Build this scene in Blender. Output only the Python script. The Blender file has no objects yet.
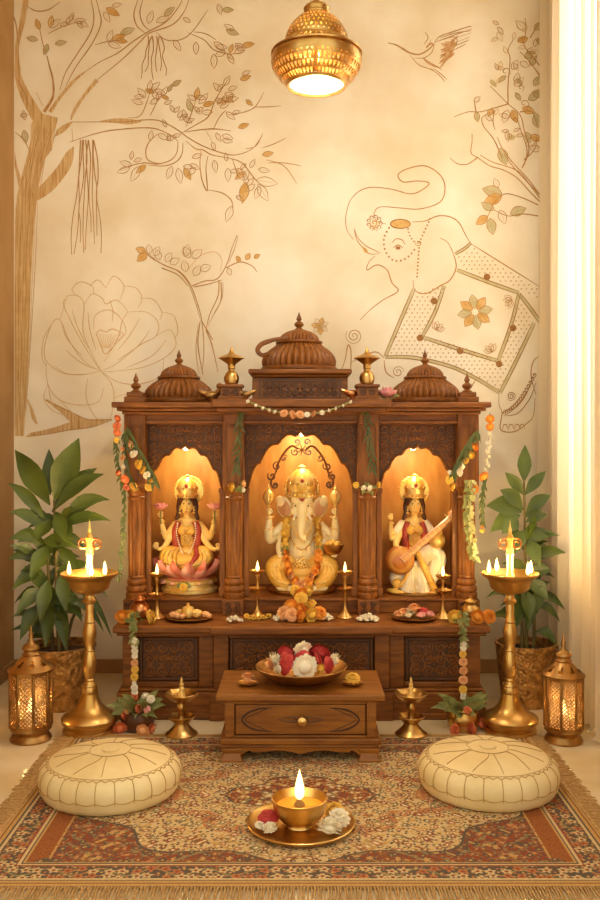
import bpy, bmesh, math, random
import numpy as np
from mathutils import Vector, Matrix, noise as mnoise
random.seed(7)
PI = math.pi
SC = bpy.context.scene
COL = SC.collection
CAMZ, F = 1.3, 910.0                       # eye height in metres, focal length in pixels (600x900 frame)

# ---------------------------------------------------------------- colours and materials
def lin(h):
    h = h.lstrip('#'); o = []
    for i in (0, 2, 4):
        c = int(h[i:i+2], 16) / 255
        o.append(c/12.92 if c <= .04045 else ((c+.055)/1.055)**2.4)
    return (o[0], o[1], o[2], 1)

def mat(name, c1, c2=None, rough=.5, metal=0., scale=12., stretch=(1, 1, 1), bump=0., bscale=60., detail=4.,
        emit=0., ecol=None, spec=.5, sss=0., coat=0., lo=.35, hi=.65, trans=0.):
    m = bpy.data.materials.new(name); m.use_nodes = True
    nt = m.node_tree; n = nt.nodes; l = nt.links
    p = n['Principled BSDF']
    p.inputs['Roughness'].default_value = rough
    p.inputs['Metallic'].default_value = metal
    p.inputs['Specular IOR Level'].default_value = spec
    if coat: p.inputs['Coat Weight'].default_value = coat; p.inputs['Coat Roughness'].default_value = .25
    if sss:
        p.inputs['Subsurface Weight'].default_value = sss; p.inputs['Subsurface Radius'].default_value = (.02, .01, .004)
    c1 = lin(c1) if isinstance(c1, str) else c1
    c2 = c1 if c2 is None else (lin(c2) if isinstance(c2, str) else c2)
    tc = n.new('ShaderNodeTexCoord'); mp = n.new('ShaderNodeMapping'); mp.inputs['Scale'].default_value = stretch
    l.new(tc.outputs['Object'], mp.inputs['Vector'])
    nz = n.new('ShaderNodeTexNoise'); nz.inputs['Scale'].default_value = scale; nz.inputs['Detail'].default_value = detail
    l.new(mp.outputs['Vector'], nz.inputs['Vector'])
    cr = n.new('ShaderNodeValToRGB')
    cr.color_ramp.elements[0].position = lo; cr.color_ramp.elements[0].color = c1
    cr.color_ramp.elements[1].position = hi; cr.color_ramp.elements[1].color = c2
    l.new(nz.outputs['Fac'], cr.inputs['Fac']); l.new(cr.outputs['Color'], p.inputs['Base Color'])
    if bump:
        b2 = n.new('ShaderNodeTexNoise'); b2.inputs['Scale'].default_value = bscale; b2.inputs['Detail'].default_value = 3
        l.new(mp.outputs['Vector'], b2.inputs['Vector'])
        bp = n.new('ShaderNodeBump'); bp.inputs['Strength'].default_value = bump; bp.inputs['Distance'].default_value = .004
        l.new(b2.outputs['Fac'], bp.inputs['Height']); l.new(bp.outputs['Normal'], p.inputs['Normal'])
    if emit:
        p.inputs['Emission Strength'].default_value = emit
        p.inputs['Emission Color'].default_value = lin(ecol) if ecol else c1
    if trans: p.inputs['Transmission Weight'].default_value = trans
    return m

def sheer(name, c, frac=.5, c2=None):
    m = bpy.data.materials.new(name); m.use_nodes = True
    nt = m.node_tree; n = nt.nodes; l = nt.links
    n.remove(n['Principled BSDF']); out = n['Material Output']
    d = n.new('ShaderNodeBsdfDiffuse'); t = n.new('ShaderNodeBsdfTranslucent'); mx = n.new('ShaderNodeMixShader')
    d.inputs['Color'].default_value = lin(c); t.inputs['Color'].default_value = lin(c2 or c)
    mx.inputs['Fac'].default_value = frac
    wv = n.new('ShaderNodeTexNoise'); wv.inputs['Scale'].default_value = 400
    bp = n.new('ShaderNodeBump'); bp.inputs['Strength'].default_value = .15; bp.inputs['Distance'].default_value = .001
    l.new(wv.outputs['Fac'], bp.inputs['Height']); l.new(bp.outputs['Normal'], d.inputs['Normal'])
    l.new(d.outputs[0], mx.inputs[1]); l.new(t.outputs[0], mx.inputs[2]); l.new(mx.outputs[0], out.inputs['Surface'])
    return m

MT = {}
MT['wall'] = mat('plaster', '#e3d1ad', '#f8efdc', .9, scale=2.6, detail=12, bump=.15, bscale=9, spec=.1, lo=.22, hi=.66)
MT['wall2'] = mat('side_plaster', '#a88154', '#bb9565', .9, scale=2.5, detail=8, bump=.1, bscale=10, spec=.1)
MT['ceil'] = mat('ceiling_paint', '#efe2c8', '#f3e8d2', .9)
MT['floor'] = mat('marble', '#dfc696', '#f0dfbc', .2, scale=2.4, detail=10, lo=.38, hi=.62, spec=.4)
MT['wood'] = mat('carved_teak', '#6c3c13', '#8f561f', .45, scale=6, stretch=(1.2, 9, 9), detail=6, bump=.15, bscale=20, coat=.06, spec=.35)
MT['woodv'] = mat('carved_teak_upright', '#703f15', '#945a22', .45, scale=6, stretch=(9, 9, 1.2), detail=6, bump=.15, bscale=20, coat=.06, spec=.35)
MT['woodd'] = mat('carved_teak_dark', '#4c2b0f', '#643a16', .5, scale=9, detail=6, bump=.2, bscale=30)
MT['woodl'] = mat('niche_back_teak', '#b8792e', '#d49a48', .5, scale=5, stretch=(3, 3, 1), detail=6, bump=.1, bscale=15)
MT['table'] = mat('table_teak', '#774517', '#98601f', .4, scale=5, stretch=(1.1, 9, 9), detail=6, bump=.12, bscale=18, coat=.12, spec=.35)
MT['groove'] = mat('carved_groove', '#3c2210', '#4a2b14', .7)
MT['brass'] = mat('aged_brass', '#c2964e', '#e2bd78', .33, 1., scale=9, bump=.05, bscale=40)
MT['brassd'] = mat('dark_brass', '#96703e', '#bd9258', .38, 1., scale=14, bump=.15, bscale=70)
MT['copper'] = mat('copper_rose', '#b8703c', '#dda06a', .28, 1., scale=9)
MT['gold'] = mat('gilt', '#e2b04a', '#f5da90', .38, .45, scale=20, bump=.1, bscale=160)
MT['flame'] = mat('flame_glow', '#ffd27a', rough=.8, emit=3, ecol='#ffb648')
MT['flamec'] = mat('flame_core', '#fff2c8', rough=.8, emit=3.2, ecol='#ffd98c')
MT['bulb'] = mat('bulb_glow', '#fff2d0', rough=.6, emit=6, ecol='#ffe2a8')
MT['oil'] = mat('lamp_oil', '#c98b2c', '#dba548', .08, scale=3)
MT['wick'] = mat('wick_cotton', '#8a6a3a', '#b2905a', .9)
MT['leaf'] = mat('leaf_green', '#39481a', '#4f5f26', .42, scale=7, detail=3, spec=.4)
MT['leafd'] = mat('leaf_dark', '#414b1e', '#626a34', .5, scale=9, detail=3)
MT['leafg'] = mat('leaf_sage', '#757a3e', '#9c9c5c', .6, scale=14, detail=3)
MT['stem'] = mat('plant_stem', '#5a4a22', '#75662f', .7)
MT['soil'] = mat('potting_soil', '#2a1a0c', '#452e18', .95, scale=40, bump=.6, bscale=50)
MT['basket'] = mat('hammered_pot', '#8a5a26', '#c58d46', .42, .75, scale=26, bump=.5, bscale=45)
MT['leather'] = mat('cream_leather', '#e2c88d', '#efdaa6', .55, scale=5, detail=6, bump=.12, bscale=90)
MT['stitch'] = mat('stitch_brown', '#b08b4c', '#c29c5c', .8)
MT['fringe'] = mat('fringe_wool', '#a57c46', '#caa268', .95, scale=80)
MT['black'] = mat('black_metal', '#2a1a10', '#3a2618', .5, .3)
MT['marigold'] = mat('marigold_orange', '#e88a24', '#f4a840', .75, scale=30)
MT['yellow'] = mat('marigold_yellow', '#eeb838', '#f6d064', .75, scale=30)
MT['peach'] = mat('flower_peach', '#e59a5a', '#f0bb84', .75, scale=30)
MT['coral'] = mat('flower_coral', '#d9683a', '#e78a58', .75, scale=30)
MT['white'] = mat('flower_white', '#f2e6c8', '#fbf3de', .7, scale=30)
MT['red'] = mat('flower_red', '#b0242a', '#d04a44', .6, scale=30)
MT['pink'] = mat('flower_pink', '#e08c8c', '#f0b0a4', .6, scale=20)
MT['lotus'] = mat('lotus_pink', '#d86a58', '#ee9c84', .5, scale=12)
MT['lotusl'] = mat('lotus_light_pink', '#ee9c94', '#f7c4b4', .5, scale=12)
MT['skin'] = mat('painted_skin', '#efc168', '#f5d080', .42, scale=10, sss=.08)
MT['ivory'] = mat('painted_ivory', '#f2da9c', '#f9e8b8', .4, scale=10, sss=.08)
MT['hair'] = mat('painted_hair', '#3a1c0e', '#552c18', .5)
MT['redcloth'] = mat('painted_red_cloth', '#9c2f1e', '#b9472e', .5, scale=25)
MT['yelcloth'] = mat('painted_yellow_cloth', '#e0a638', '#eebf5c', .45, scale=14, stretch=(1, 1, 4))
MT['whitecloth'] = mat('painted_white_cloth', '#f1e0ba', '#faf0d6', .45, scale=14, stretch=(4, 1, 1))
MT['veena'] = mat('lacquered_gourd', '#a5561e', '#c27730', .3, scale=8, coat=.4)
MT['eye'] = mat('painted_eye', '#20100a', '#2c1810', .4)
MT['lip'] = mat('painted_lip', '#a8402c', '#b84a34', .5)
def opal(name, c, clear):
    m = sheer(name, c, .6); nt = m.node_tree; n = nt.nodes; l = nt.links
    prev = n['Material Output'].inputs['Surface'].links[0].from_socket
    tr = n.new('ShaderNodeBsdfTransparent'); mx = n.new('ShaderNodeMixShader'); mx.inputs['Fac'].default_value = clear
    l.new(prev, mx.inputs[1]); l.new(tr.outputs[0], mx.inputs[2]); l.new(mx.outputs[0], n['Material Output'].inputs['Surface']); return m
MT['glass'] = None
MT['sheer'] = sheer('sheer_curtain', '#efe0c2', .45, '#fffaf0')
MT['opal'] = opal('opal_glass', '#fff0d4', .12); MT['liner'] = opal('lantern_glow_liner', '#ffe2c0', .82)
def hammered():
    m = mat('hammered_pot', '#9a6a30', '#cf9c56', .4, .6, scale=30); nt = m.node_tree; n = nt.nodes; l = nt.links
    tc = n['Texture Coordinate']; vo = n.new('ShaderNodeTexVoronoi'); vo.inputs['Scale'].default_value = 62; l.new(tc.outputs['Object'], vo.inputs['Vector'])
    bp = n.new('ShaderNodeBump'); bp.inputs['Strength'].default_value = .9; bp.inputs['Distance'].default_value = .008; l.new(vo.outputs['Distance'], bp.inputs['Height']); l.new(bp.outputs['Normal'], n['Principled BSDF'].inputs['Normal']); return m
MT['basket'] = hammered()
MT['leafp'] = mat('jasmine_leaf_pale', '#a8a868', '#cfcb98', .6, scale=14)
MT['peachwood'] = mat('pale_lacquered_wood', '#c98a58', '#dda878', .35, scale=12, coat=.3)
# mural paints
MT['line'] = mat('mural_brown_line', '#b1824a', '#c79c66', .9, scale=30, spec=.1)
MT['lined'] = mat('mural_dark_line', '#97683a', '#ae8050', .9, scale=30, spec=.1)
MT['linel'] = mat('mural_gold_line', '#d0ac6c', '#dfc08a', .9, scale=30, spec=.1)
MT['trunk'] = mat('mural_trunk_wash', '#bd8c4c', '#e9cf9f', .9, scale=16, stretch=(6, 1, .35), detail=8, lo=.3, hi=.7, spec=.1)
MT['fgold'] = mat('mural_gold_leaf', '#d6a45a', '#e6c48a', .9, scale=20, spec=.1)
MT['fsage'] = mat('mural_sage_leaf', '#c6b98a', '#d6cba4', .9, scale=20, spec=.1)
MT['frust'] = mat('mural_rust', '#c08a58', '#dbb488', .9, scale=40, spec=.1)

# ---------------------------------------------------------------- mesh builder (world coordinates)
def catmull(pts, k=6):
    pts = [Vector(p) for p in pts]
    if len(pts) < 3 or k < 2: return pts
    out = []
    for i in range(len(pts)-1):
        p0 = pts[max(i-1, 0)]; p1 = pts[i]; p2 = pts[i+1]; p3 = pts[min(i+2, len(pts)-1)]
        for j in range(k):
            t = j/k
            out.append(.5*((2*p1) + (p2-p0)*t + (2*p0-5*p1+4*p2-p3)*t*t + (3*p1-p0-3*p2+p3)*t**3))
    out.append(pts[-1]); return out

class M:
    def __init__(s): s.v = []; s.f = []; s.m = []
    def add(s, v, f, mi=0):
        o = len(s.v); s.v += [tuple(p) for p in v]; s.f += [tuple(i+o for i in q) for q in f]; s.m += [mi]*len(f); return s
    def box(s, x0, x1, y0, y1, z0, z1, mi=0):
        v = [(x, y, z) for x in (x0, x1) for y in (y0, y1) for z in (z0, z1)]
        return s.add(v, [(0, 1, 3, 2), (4, 6, 7, 5), (0, 4, 5, 1), (2, 3, 7, 6), (0, 2, 6, 4), (1, 5, 7, 3)], mi)
    def lathe(s, prof, c=(0, 0, 0), n=32, mi=0, mod=None, a0=0., hole=None, cap=True):
        v = []; f = []
        for i, (r, z) in enumerate(prof):
            for j in range(n):
                a = a0 + 2*PI*j/n; q = r*(mod(a, i) if mod else 1)
                v.append((c[0]+q*math.cos(a), c[1]+q*math.sin(a), c[2]+z))
        for i in range(len(prof)-1):
            for j in range(n):
                if hole and hole(j, i): continue
                k = (j+1) % n
                f.append((i*n+j, i*n+k, (i+1)*n+k, (i+1)*n+j))
        if cap:
            if prof[0][0] > 1e-6: f.append(tuple(range(n-1, -1, -1)))
            if prof[-1][0] > 1e-6: f.append(tuple((len(prof)-1)*n+j for j in range(n)))
        return s.add(v, f, mi)
    def tube(s, pts, rad, n=6, k=5, mi=0, flat=None):
        P = catmull(pts, k)
        if isinstance(rad, (int, float)): R = [rad]*len(P)
        else:
            R = [np.interp(i/(len(P)-1), np.linspace(0, 1, len(rad)), rad) for i in range(len(P))]
        v = []; f = []; up = None
        for i, p in enumerate(P):
            t = (P[min(i+1, len(P)-1)]-P[max(i-1, 0)])
            if t.length < 1e-9: t = Vector((0, 0, 1))
            t.normalize()
            if up is None: up = Vector((0, 1, 0)) if abs(t.y) < .9 else Vector((1, 0, 0))
            a = (up - t*up.dot(t))
            if a.length < 1e-6: a = t.orthogonal()
            a.normalize(); up = a; b = t.cross(a)
            for j in range(n):
                w = 2*PI*j/n
                v.append(p + a*(R[i]*math.cos(w)*(flat or 1)) + b*(R[i]*math.sin(w)))
        for i in range(len(P)-1):
            for j in range(n):
                q = (j+1) % n
                f.append((i*n+j, i*n+q, (i+1)*n+q, (i+1)*n+j))
        f.append(tuple(range(n-1, -1, -1))); f.append(tuple((len(P)-1)*n+j for j in range(n)))
        return s.add(v, f, mi)
    def ell(s, c, r, n=16, m=10, mi=0, rot=None):
        if isinstance(r, (int, float)): r = (r, r, r)
        v = [Vector((0, 0, -r[2]))]; f = []
        for i in range(1, m):
            ph = -PI/2 + PI*i/m
            for j in range(n):
                a = 2*PI*j/n
                v.append(Vector((r[0]*math.cos(ph)*math.cos(a), r[1]*math.cos(ph)*math.sin(a), r[2]*math.sin(ph))))
        v.append(Vector((0, 0, r[2]))); t = len(v)-1
        for j in range(n):
            k = (j+1) % n
            f.append((0, 1+k, 1+j)); f.append((t, 1+(m-2)*n+j, 1+(m-2)*n+k))
            for i in range(m-2): f.append((1+i*n+j, 1+i*n+k, 1+(i+1)*n+k, 1+(i+1)*n+j))
        if rot is not None: v = [rot @ p for p in v]
        c = Vector(c)
        return s.add([p+c for p in v], f, mi)
    def leaf(s, base, tip, width, bend=0., side=None, mi=0, k=6, prof=(0.08, .62, 1., .92, .6, .28, 0.02), fold=.25):
        """a pointed leaf folded along its midrib, bending down by `bend` of its length"""
        b = Vector(base); t = Vector(tip); d = t-b; L = d.length
        if L < 1e-6: return s
        d.normalize()
        sd = Vector(side) if side is not None else d.cross(Vector((0, -1, .35)))
        sd -= d*sd.dot(d)
        if sd.length < 1e-4: sd = d.orthogonal()
        sd.normalize(); nn = sd.cross(d); nn.normalize()
        v = []; f = []; K = len(prof)
        for i in range(K):
            u = i/(K-1); p = b+d*(L*u)+Vector((0, 0, 1))*(bend*L*4*u*(1-u))
            w = width*.5*prof[i]
            v += [p-sd*w+nn*(w*fold), p-sd*(w*.5)+nn*(w*fold*.3), p, p+sd*(w*.5)+nn*(w*fold*.3), p+sd*w+nn*(w*fold)]
        for i in range(K-1):
            for j in range(4): f.append((i*5+j, i*5+j+1, (i+1)*5+j+1, (i+1)*5+j))
        return s.add(v, f, mi)
    def ribbon(s, pts, w, y0, k=6, mi=0, taper=True):
        """a painted brush stroke lying on the wall: pts in wall (x,z)"""
        P = catmull([(p[0], p[1], 0) for p in pts], k); n = len(P)
        s.k = getattr(s, 'k', 0)+1; y = y0-4e-6*(s.k % 260)
        ws = w if isinstance(w, (list, tuple)) else ([w*.45, w, w, w*.45] if taper else [w, w])
        v = []; f = []
        for i, p in enumerate(P):
            t = P[min(i+1, n-1)]-P[max(i-1, 0)]
            if t.length < 1e-9: t = Vector((1, 0, 0))
            t.normalize(); q = Vector((-t.y, t.x, 0))
            h = .5*np.interp(i/max(n-1, 1), np.linspace(0, 1, len(ws)), ws)
            a = p+q*h; b = p-q*h
            v += [(a.x, y, a.y), (b.x, y, b.y)]
        for i in range(n-1): f.append((2*i, 2*i+1, 2*i+3, 2*i+2))
        return s.add(v, f, mi)

WL = {}                                     # world location of everything built so far
def wl(o): return WL.get(o.name, Vector((0, 0, 0))) if o else Vector((0, 0, 0))

def obj(name, b, mats, parent=None, sharp=38, bevel=0., recalc=True, loc=None):
    me = bpy.data.meshes.new(name)
    base = Vector(loc) if loc is not None else wl(parent)
    me.from_pydata([(Vector(p)-base)[:] for p in b.v], [], b.f)
    if not isinstance(mats, (list, tuple)): mats = [mats]
    for m in mats: me.materials.append(MT[m] if isinstance(m, str) else m)
    if len(mats) > 1: me.polygons.foreach_set('material_index', b.m)
    if recalc:
        bm = bmesh.new(); bm.from_mesh(me); bmesh.ops.recalc_face_normals(bm, faces=bm.faces); bm.to_mesh(me); bm.free()
    me.shade_smooth(); me.set_sharp_from_angle(angle=math.radians(sharp))
    o = bpy.data.objects.new(name, me); COL.objects.link(o)
    if parent: o.parent = parent
    o.location = base-wl(parent) if loc is not None else (0, 0, 0)
    WL[o.name] = base
    if bevel:
        md = o.modifiers.new('edge', 'BEVEL'); md.width = bevel; md.segments = 2; md.limit_method = 'ANGLE'; md.angle_limit = math.radians(50)
    return o

def tag(o, label, cat, group=None):
    o['label'] = label; o['category'] = cat
    if group: o['group'] = group
    return o
def thing(name, label, cat, loc, group=None):
    o = bpy.data.objects.new(name, None); COL.objects.link(o); o.location = loc; o.empty_display_size = .05
    WL[o.name] = Vector(loc); return tag(o, label, cat, group)
def struct(name, b, m, parent=None, **k):
    o = obj(name, b, m, parent, **k); o['kind'] = 'structure'; return o
def share(name, me, loc, scale=1., rot=(0, 0, 0), parent=None):
    o = bpy.data.objects.new(name, me); COL.objects.link(o)
    if parent: o.parent = parent
    o.location = Vector(loc)-wl(parent); o.rotation_euler = rot
    o.scale = (scale,)*3 if isinstance(scale, (int, float)) else scale
    WL[o.name] = Vector(loc); return o
def lamp(name, loc, watt, col=(1, .68, .25), rad=.012, parent=None):
    d = bpy.data.lights.new(name, 'POINT'); d.energy = watt; d.color = col; d.shadow_soft_size = rad
    o = bpy.data.objects.new(name, d); COL.objects.link(o)
    if parent: o.parent = parent
    o.location = Vector(loc)-wl(parent); return o

def P(px, py, D): return Vector(((px-300)*D/F, D, CAMZ-(py-436)*D/F))
def ZZ(py, D): return CAMZ-(py-436)*D/F
def XX(px, D): return (px-300)*D/F

def blob(name, b, m, parent, voxel=.003, smooth=4):
    """closed overlapping forms fused into one continuous skin"""
    o = obj(name, b, m, parent, recalc=True)
    md = o.modifiers.new('r', 'REMESH'); md.mode = 'VOXEL'; md.voxel_size = voxel
    sm = o.modifiers.new('s', 'SMOOTH'); sm.iterations = smooth; sm.factor = .5
    bpy.context.view_layer.update()
    ev = o.evaluated_get(bpy.context.evaluated_depsgraph_get())
    me = bpy.data.meshes.new_from_object(ev)
    o.modifiers.clear(); old = o.data; o.data = me; bpy.data.meshes.remove(old)
    me.name = name; me.materials.clear(); me.materials.append(MT[m]); me.shade_smooth()
    return o
WORLD, SUN, WINW, EXPO = 1.35, 1.4, 105.0, 0.0
# ---------------------------------------------------------------- the room
XL, XR, YB, ZC = -1.572, 1.43, 5.0, 4.1
struct('floor', M().box(-2.2, 2.2, -.6, 5.12, -.06, 0), 'floor')
WALL = struct('wall_back', M().box(XL-.1, XR+.1, YB, YB+.12, 0, ZC), 'wall')
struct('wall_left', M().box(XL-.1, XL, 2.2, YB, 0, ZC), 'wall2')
struct('ceiling', M().box(XL-.1, XR+.1, 2.2, YB+.12, ZC, ZC+.08), 'ceil')
wy0, wy1, wz0, wz1 = 3.9, 4.52, .80, 3.75
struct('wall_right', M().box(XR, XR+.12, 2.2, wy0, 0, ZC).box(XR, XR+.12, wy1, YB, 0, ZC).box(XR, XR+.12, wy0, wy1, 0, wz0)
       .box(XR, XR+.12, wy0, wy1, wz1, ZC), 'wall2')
win = struct('window_1', M().box(XR+.03, XR+.09, wy0, wy0+.06, wz0, wz1).box(XR+.03, XR+.09, wy1-.06, wy1, wz0, wz1)
       .box(XR+.03, XR+.09, wy0, wy1, wz0, wz0+.06).box(XR+.03, XR+.09, wy0, wy1, wz1-.06, wz1)
       .box(XR+.04, XR+.08, (wy0+wy1)/2-.025, (wy0+wy1)/2+.025, wz0, wz1), 'woodd')
g = bpy.data.materials.new('window_glass'); g.use_nodes = True
nt = g.node_tree; nt.nodes.remove(nt.nodes['Principled BSDF'])
tr = nt.nodes.new('ShaderNodeBsdfTransparent'); gl = nt.nodes.new('ShaderNodeBsdfGlossy'); gl.inputs['Roughness'].default_value = .02
mx = nt.nodes.new('ShaderNodeMixShader'); mx.inputs['Fac'].default_value = .06
nt.links.new(tr.outputs[0], mx.inputs[1]); nt.links.new(gl.outputs[0], mx.inputs[2]); nt.links.new(mx.outputs[0], nt.nodes['Material Output'].inputs['Surface'])
MT['glass'] = g
p_ = struct('window_pane', M().box(XR+.058, XR+.062, wy0, wy1, wz0, wz1), 'glass', win)
# skirting along the back wall
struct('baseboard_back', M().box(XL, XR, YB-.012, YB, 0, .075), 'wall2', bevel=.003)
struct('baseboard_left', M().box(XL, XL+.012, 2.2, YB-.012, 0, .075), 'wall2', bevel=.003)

# ---------------------------------------------------------------- the mural painted on the back wall
WY = YB-.0015
def w(px, py): q = P(px, py, YB); return (q.x, q.z)
PXM = YB/F
def strokes(b, lst, wd=1.1, mi=0, y=WY, taper=True):
    for pts in lst: b.ribbon([w(*p) for p in pts], [q*PXM for q in wd] if isinstance(wd, (list, tuple)) else wd*PXM, y, mi=mi, taper=taper)
def poly(b, pts, mi, y0=WY+.0006):
    b.k = getattr(b, 'k', 0)+1; y = y0-4e-6*(b.k % 120)
    b.add([(w(*p)[0], y, w(*p)[1]) for p in pts], [tuple(range(len(pts)))], mi)
def mleaf(b, x, y, ang, L, wd=None, fill=None, mi=0, lw=.8):
    wd = wd or L*.42; a = math.radians(ang); dx, dy = math.cos(a), -math.sin(a); nx, ny = -dy, dx
    def pt(u, s): return (x+dx*L*u+nx*wd*.5*s, y+dy*L*u+ny*wd*.5*s)
    up = [(0, 0), (.15, .55), (.4, 1), (.7, .75), (1, 0)]
    A = [pt(u, s) for u, s in up]; B_ = [pt(u, -s) for u, s in up]
    if fill is not None:
        C_ = catmull([(q[0], q[1], 0) for q in A], 4); D_ = catmull([(q[0], q[1], 0) for q in B_], 4)
        poly(b, [(q.x, q.y) for q in C_]+[(q.x, q.y) for q in D_[-2:0:-1]], fill)
    strokes(b, [A, B_], lw, mi); strokes(b, [[(x, y), pt(.8, 0)]], lw*.7, mi)
def mspiral(b, x, y, r, turns=2.2, mi=0, lw=.9):
    pts = [(x+r*t*math.cos(turns*2*PI*t), y+r*t*math.sin(turns*2*PI*t)) for t in np.linspace(.08, 1, int(14*turns))]
    b.ribbon([w(*p) for p in pts], lw*PXM, WY, k=2, mi=mi)
def mdots(b, pts, r=.9, mi=0, step=3.4):
    Q = catmull([(p[0], p[1], 0) for p in pts], 30); acc = 99; last = Q[0]
    for q in Q:
        acc += (q-last).length; last = q
        if acc >= step:
            acc = 0; poly(b, [(q.x+r*math.cos(a), q.y+r*math.sin(a)) for a in np.linspace(0, 2*PI, 8)[:-1]], mi, WY)

# old tree on the left: 0 brown 1 pale gold 2 trunk wash 3 gold leaf 4 sage leaf 5 dark
t = M()
TM = ['line', 'linel', 'trunk', 'fgold', 'fsage', 'lined']
Y2 = WY+.0003
def wash(l, r): poly(t, l+r[::-1], 2, Y2)
def quadwash(l, r, mi=2):
    n = 24; t.k = getattr(t, 'k', 0)+1; Y3 = Y2-4e-6*(t.k % 60)
    def rs(a):
        q = catmull([(p[0], p[1], 0) for p in a], 8); d = [0]
        for i in range(1, len(q)): d.append(d[-1]+(q[i]-q[i-1]).length)
        return [(np.interp(s*d[-1], d, [z.x for z in q]), np.interp(s*d[-1], d, [z.y for z in q])) for s in np.linspace(0, 1, n)]
    A, B_ = rs(l), rs(r); v = []
    for a, c in zip(A, B_):
        for p in (a, c): v.append((w(*p)[0], Y3, w(*p)[1]))
    t.add(v, [(2*i, 2*i+1, 2*i+3, 2*i+2) for i in range(n-1)], mi)
quadwash([(14.5, 436), (14.5, 330), (15, 250), (16, 205), (22, 175), (30, 145), (31, 125), (36, 112)],
         [(24, 436), (28, 370), (30, 300), (33, 240), (37, 200), (42, 170), (50, 145), (56, 128), (58, 118)])
quadwash([(15, 60), (14.6, 75), (20, 95), (32, 120)], [(18, 40), (20, 70), (29, 92), (44, 116)])
quadwash([(23, 0), (20, 20), (15, 48), (16, 66)], [(29, 0), (25, 22), (19, 48), (21, 72)])
quadwash([(52, 150), (56, 132), (62, 126), (70, 122)], [(44, 160), (52, 140), (64, 132), (74, 121)])
quadwash([(34, 192), (46, 180), (58, 166), (66, 153), (73, 147)], [(37, 201), (50, 193), (62, 180), (72, 164), (74, 146)])
quadwash([(100, 121), (115, 118.5), (130, 119), (140, 121)], [(100, 122), (115, 123), (130, 124.5), (143, 121.5)])
quadwash([(14.6, 150), (17, 165), (21, 178)], [(14.6, 165), (17, 178), (20, 192)])
quadwash([(26, 437), (48, 434), (70, 430), (92, 427), (112, 420)], [(30, 433), (52, 428), (74, 421), (92, 419), (112, 419)])
quadwash([(45, 400), (60, 412), (74, 426)], [(46, 399), (66, 409), (90, 421)])
strokes(t, [[(26, 437), (48, 434), (70, 430), (92, 427), (112, 420)], [(45, 400), (66, 410), (90, 420), (112, 419)]], .8, 0)
strokes(t, [[(27, 399), (31, 408), (34, 418), (37, 424)]], [1, 3, 4, 1], 2, Y2)
strokes(t, [[(50, 112), (58, 100), (66, 90), (75, 80), (85, 72)], [(97, 80), (84, 96), (75, 110), (71, 120)]], [4.2, 3, 3.6, 1.2], 2, Y2)
strokes(t, [[(44, 112), (53, 97), (53, 80), (50, 68), (47, 56)]], [3.5, 2, 1.6, 1], 0)
strokes(t, [[(85, 72), (100, 62), (118, 53), (134, 41), (148, 32), (166, 22), (178, 8), (184, -4)],
            [(97, 80), (112, 68), (126, 56), (140, 42), (150, 33), (172, 25), (184, 12), (190, -4)],
            [(60, 90), (66, 72), (80, 50), (91, 32), (94, 16), (90, -4)], [(66, 86), (76, 67), (92, 44), (101, 24), (99, 10), (95, -4)],
            [(138, 0), (134, 14), (137, 26), (145, 33)], [(144, -3), (140, 12), (143, 24), (150, 31)],
            [(10, 8), (16, 24), (18, 44)], [(27, 6), (36, 11), (48, 10), (60, 2)],
            [(72, 122), (95, 122), (125, 122), (145, 120), (160, 121), (176, 129), (190, 139), (205, 147), (222, 153), (236, 155), (252, 149), (262, 136)],
            [(70, 142), (95, 134), (115, 130), (150, 128), (168, 134), (178, 141)],
            [(186, 141), (196, 149), (203, 150), (212, 155), (228, 158)],
            [(201, 151), (200, 165), (202, 180), (207, 191), (207, 182), (206, 168), (208, 156)],
            [(178, 141), (177, 152), (171, 160), (158, 164), (144, 163), (130, 166), (120, 170)],
            [(183, 143), (182, 154), (176, 162), (164, 166), (148, 165)],
            [(160, 164), (148, 160), (146, 150), (150, 141), (158, 134)],
            [(180, 134), (194, 126), (208, 117), (214, 103), (220, 92), (229, 78)], [(185, 132), (200, 130), (215, 129), (231, 131)],
            [(208, 190), (222, 193), (231, 200), (233, 208)], [(228, 158), (242, 163), (254, 178), (260, 184)]], 1.15, 0)
strokes(t, [[(16, 78), (24, 92), (30, 108)], [(15, 132), (24, 140), (29, 150)], [(36, 92), (43, 106)], [(72, 128), (73, 142)],
            [(262, 148), (274, 144), (286, 138)], [(245, 149), (256, 146), (263, 133)], [(266, 160), (284, 166), (297, 184)], [(268, 163), (284, 163), (301, 166)],
            [(228, 115), (245, 112), (256, 106), (264, 92)], [(254, 107), (268, 107), (281, 106)], [(213, 130), (219, 118), (226, 110)],
            [(128, 118), (140, 116), (147, 102), (151, 88)], [(150, 116), (156, 104), (160, 96)], [(186, 127), (192, 112), (196, 100)],
            [(156, 32), (166, 40), (180, 40), (192, 32), (208, 10)], [(188, 33), (204, 40), (214, 50), (230, 54), (244, 52)],
            [(194, 32), (206, 34), (216, 40)], [(95, 45), (106, 42), (118, 40)], [(47, 56), (43, 44), (40, 30)], [(48, 34), (62, 27), (78, 22)],
            [(232, 158), (236, 170), (238, 178)], [(206, 131), (212, 141)]], .9, 0)
rn = random.Random(3)
for x0, x1, y0, y1, n in ((80, 96, 140, 262, 9), (147, 164, 36, 82, 6)):
    for i in range(n):
        x = x0+(x1-x0)*(i+.3)/n; pts = []
        ye = y1-rn.random()*(y1-y0)*.25
        dx = (i-n/2)*.9
        for s in np.linspace(0, 1, 7): pts.append((x+dx*s*2.2+1.1*math.sin(s*(6+i%3*2)+i*2.3)+rn.uniform(-.8, .8), y0+(ye-y0)*s))
        t.ribbon([w(*p) for p in pts], [1.2*PXM, .9*PXM, .6*PXM], WY, mi=0)
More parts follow.
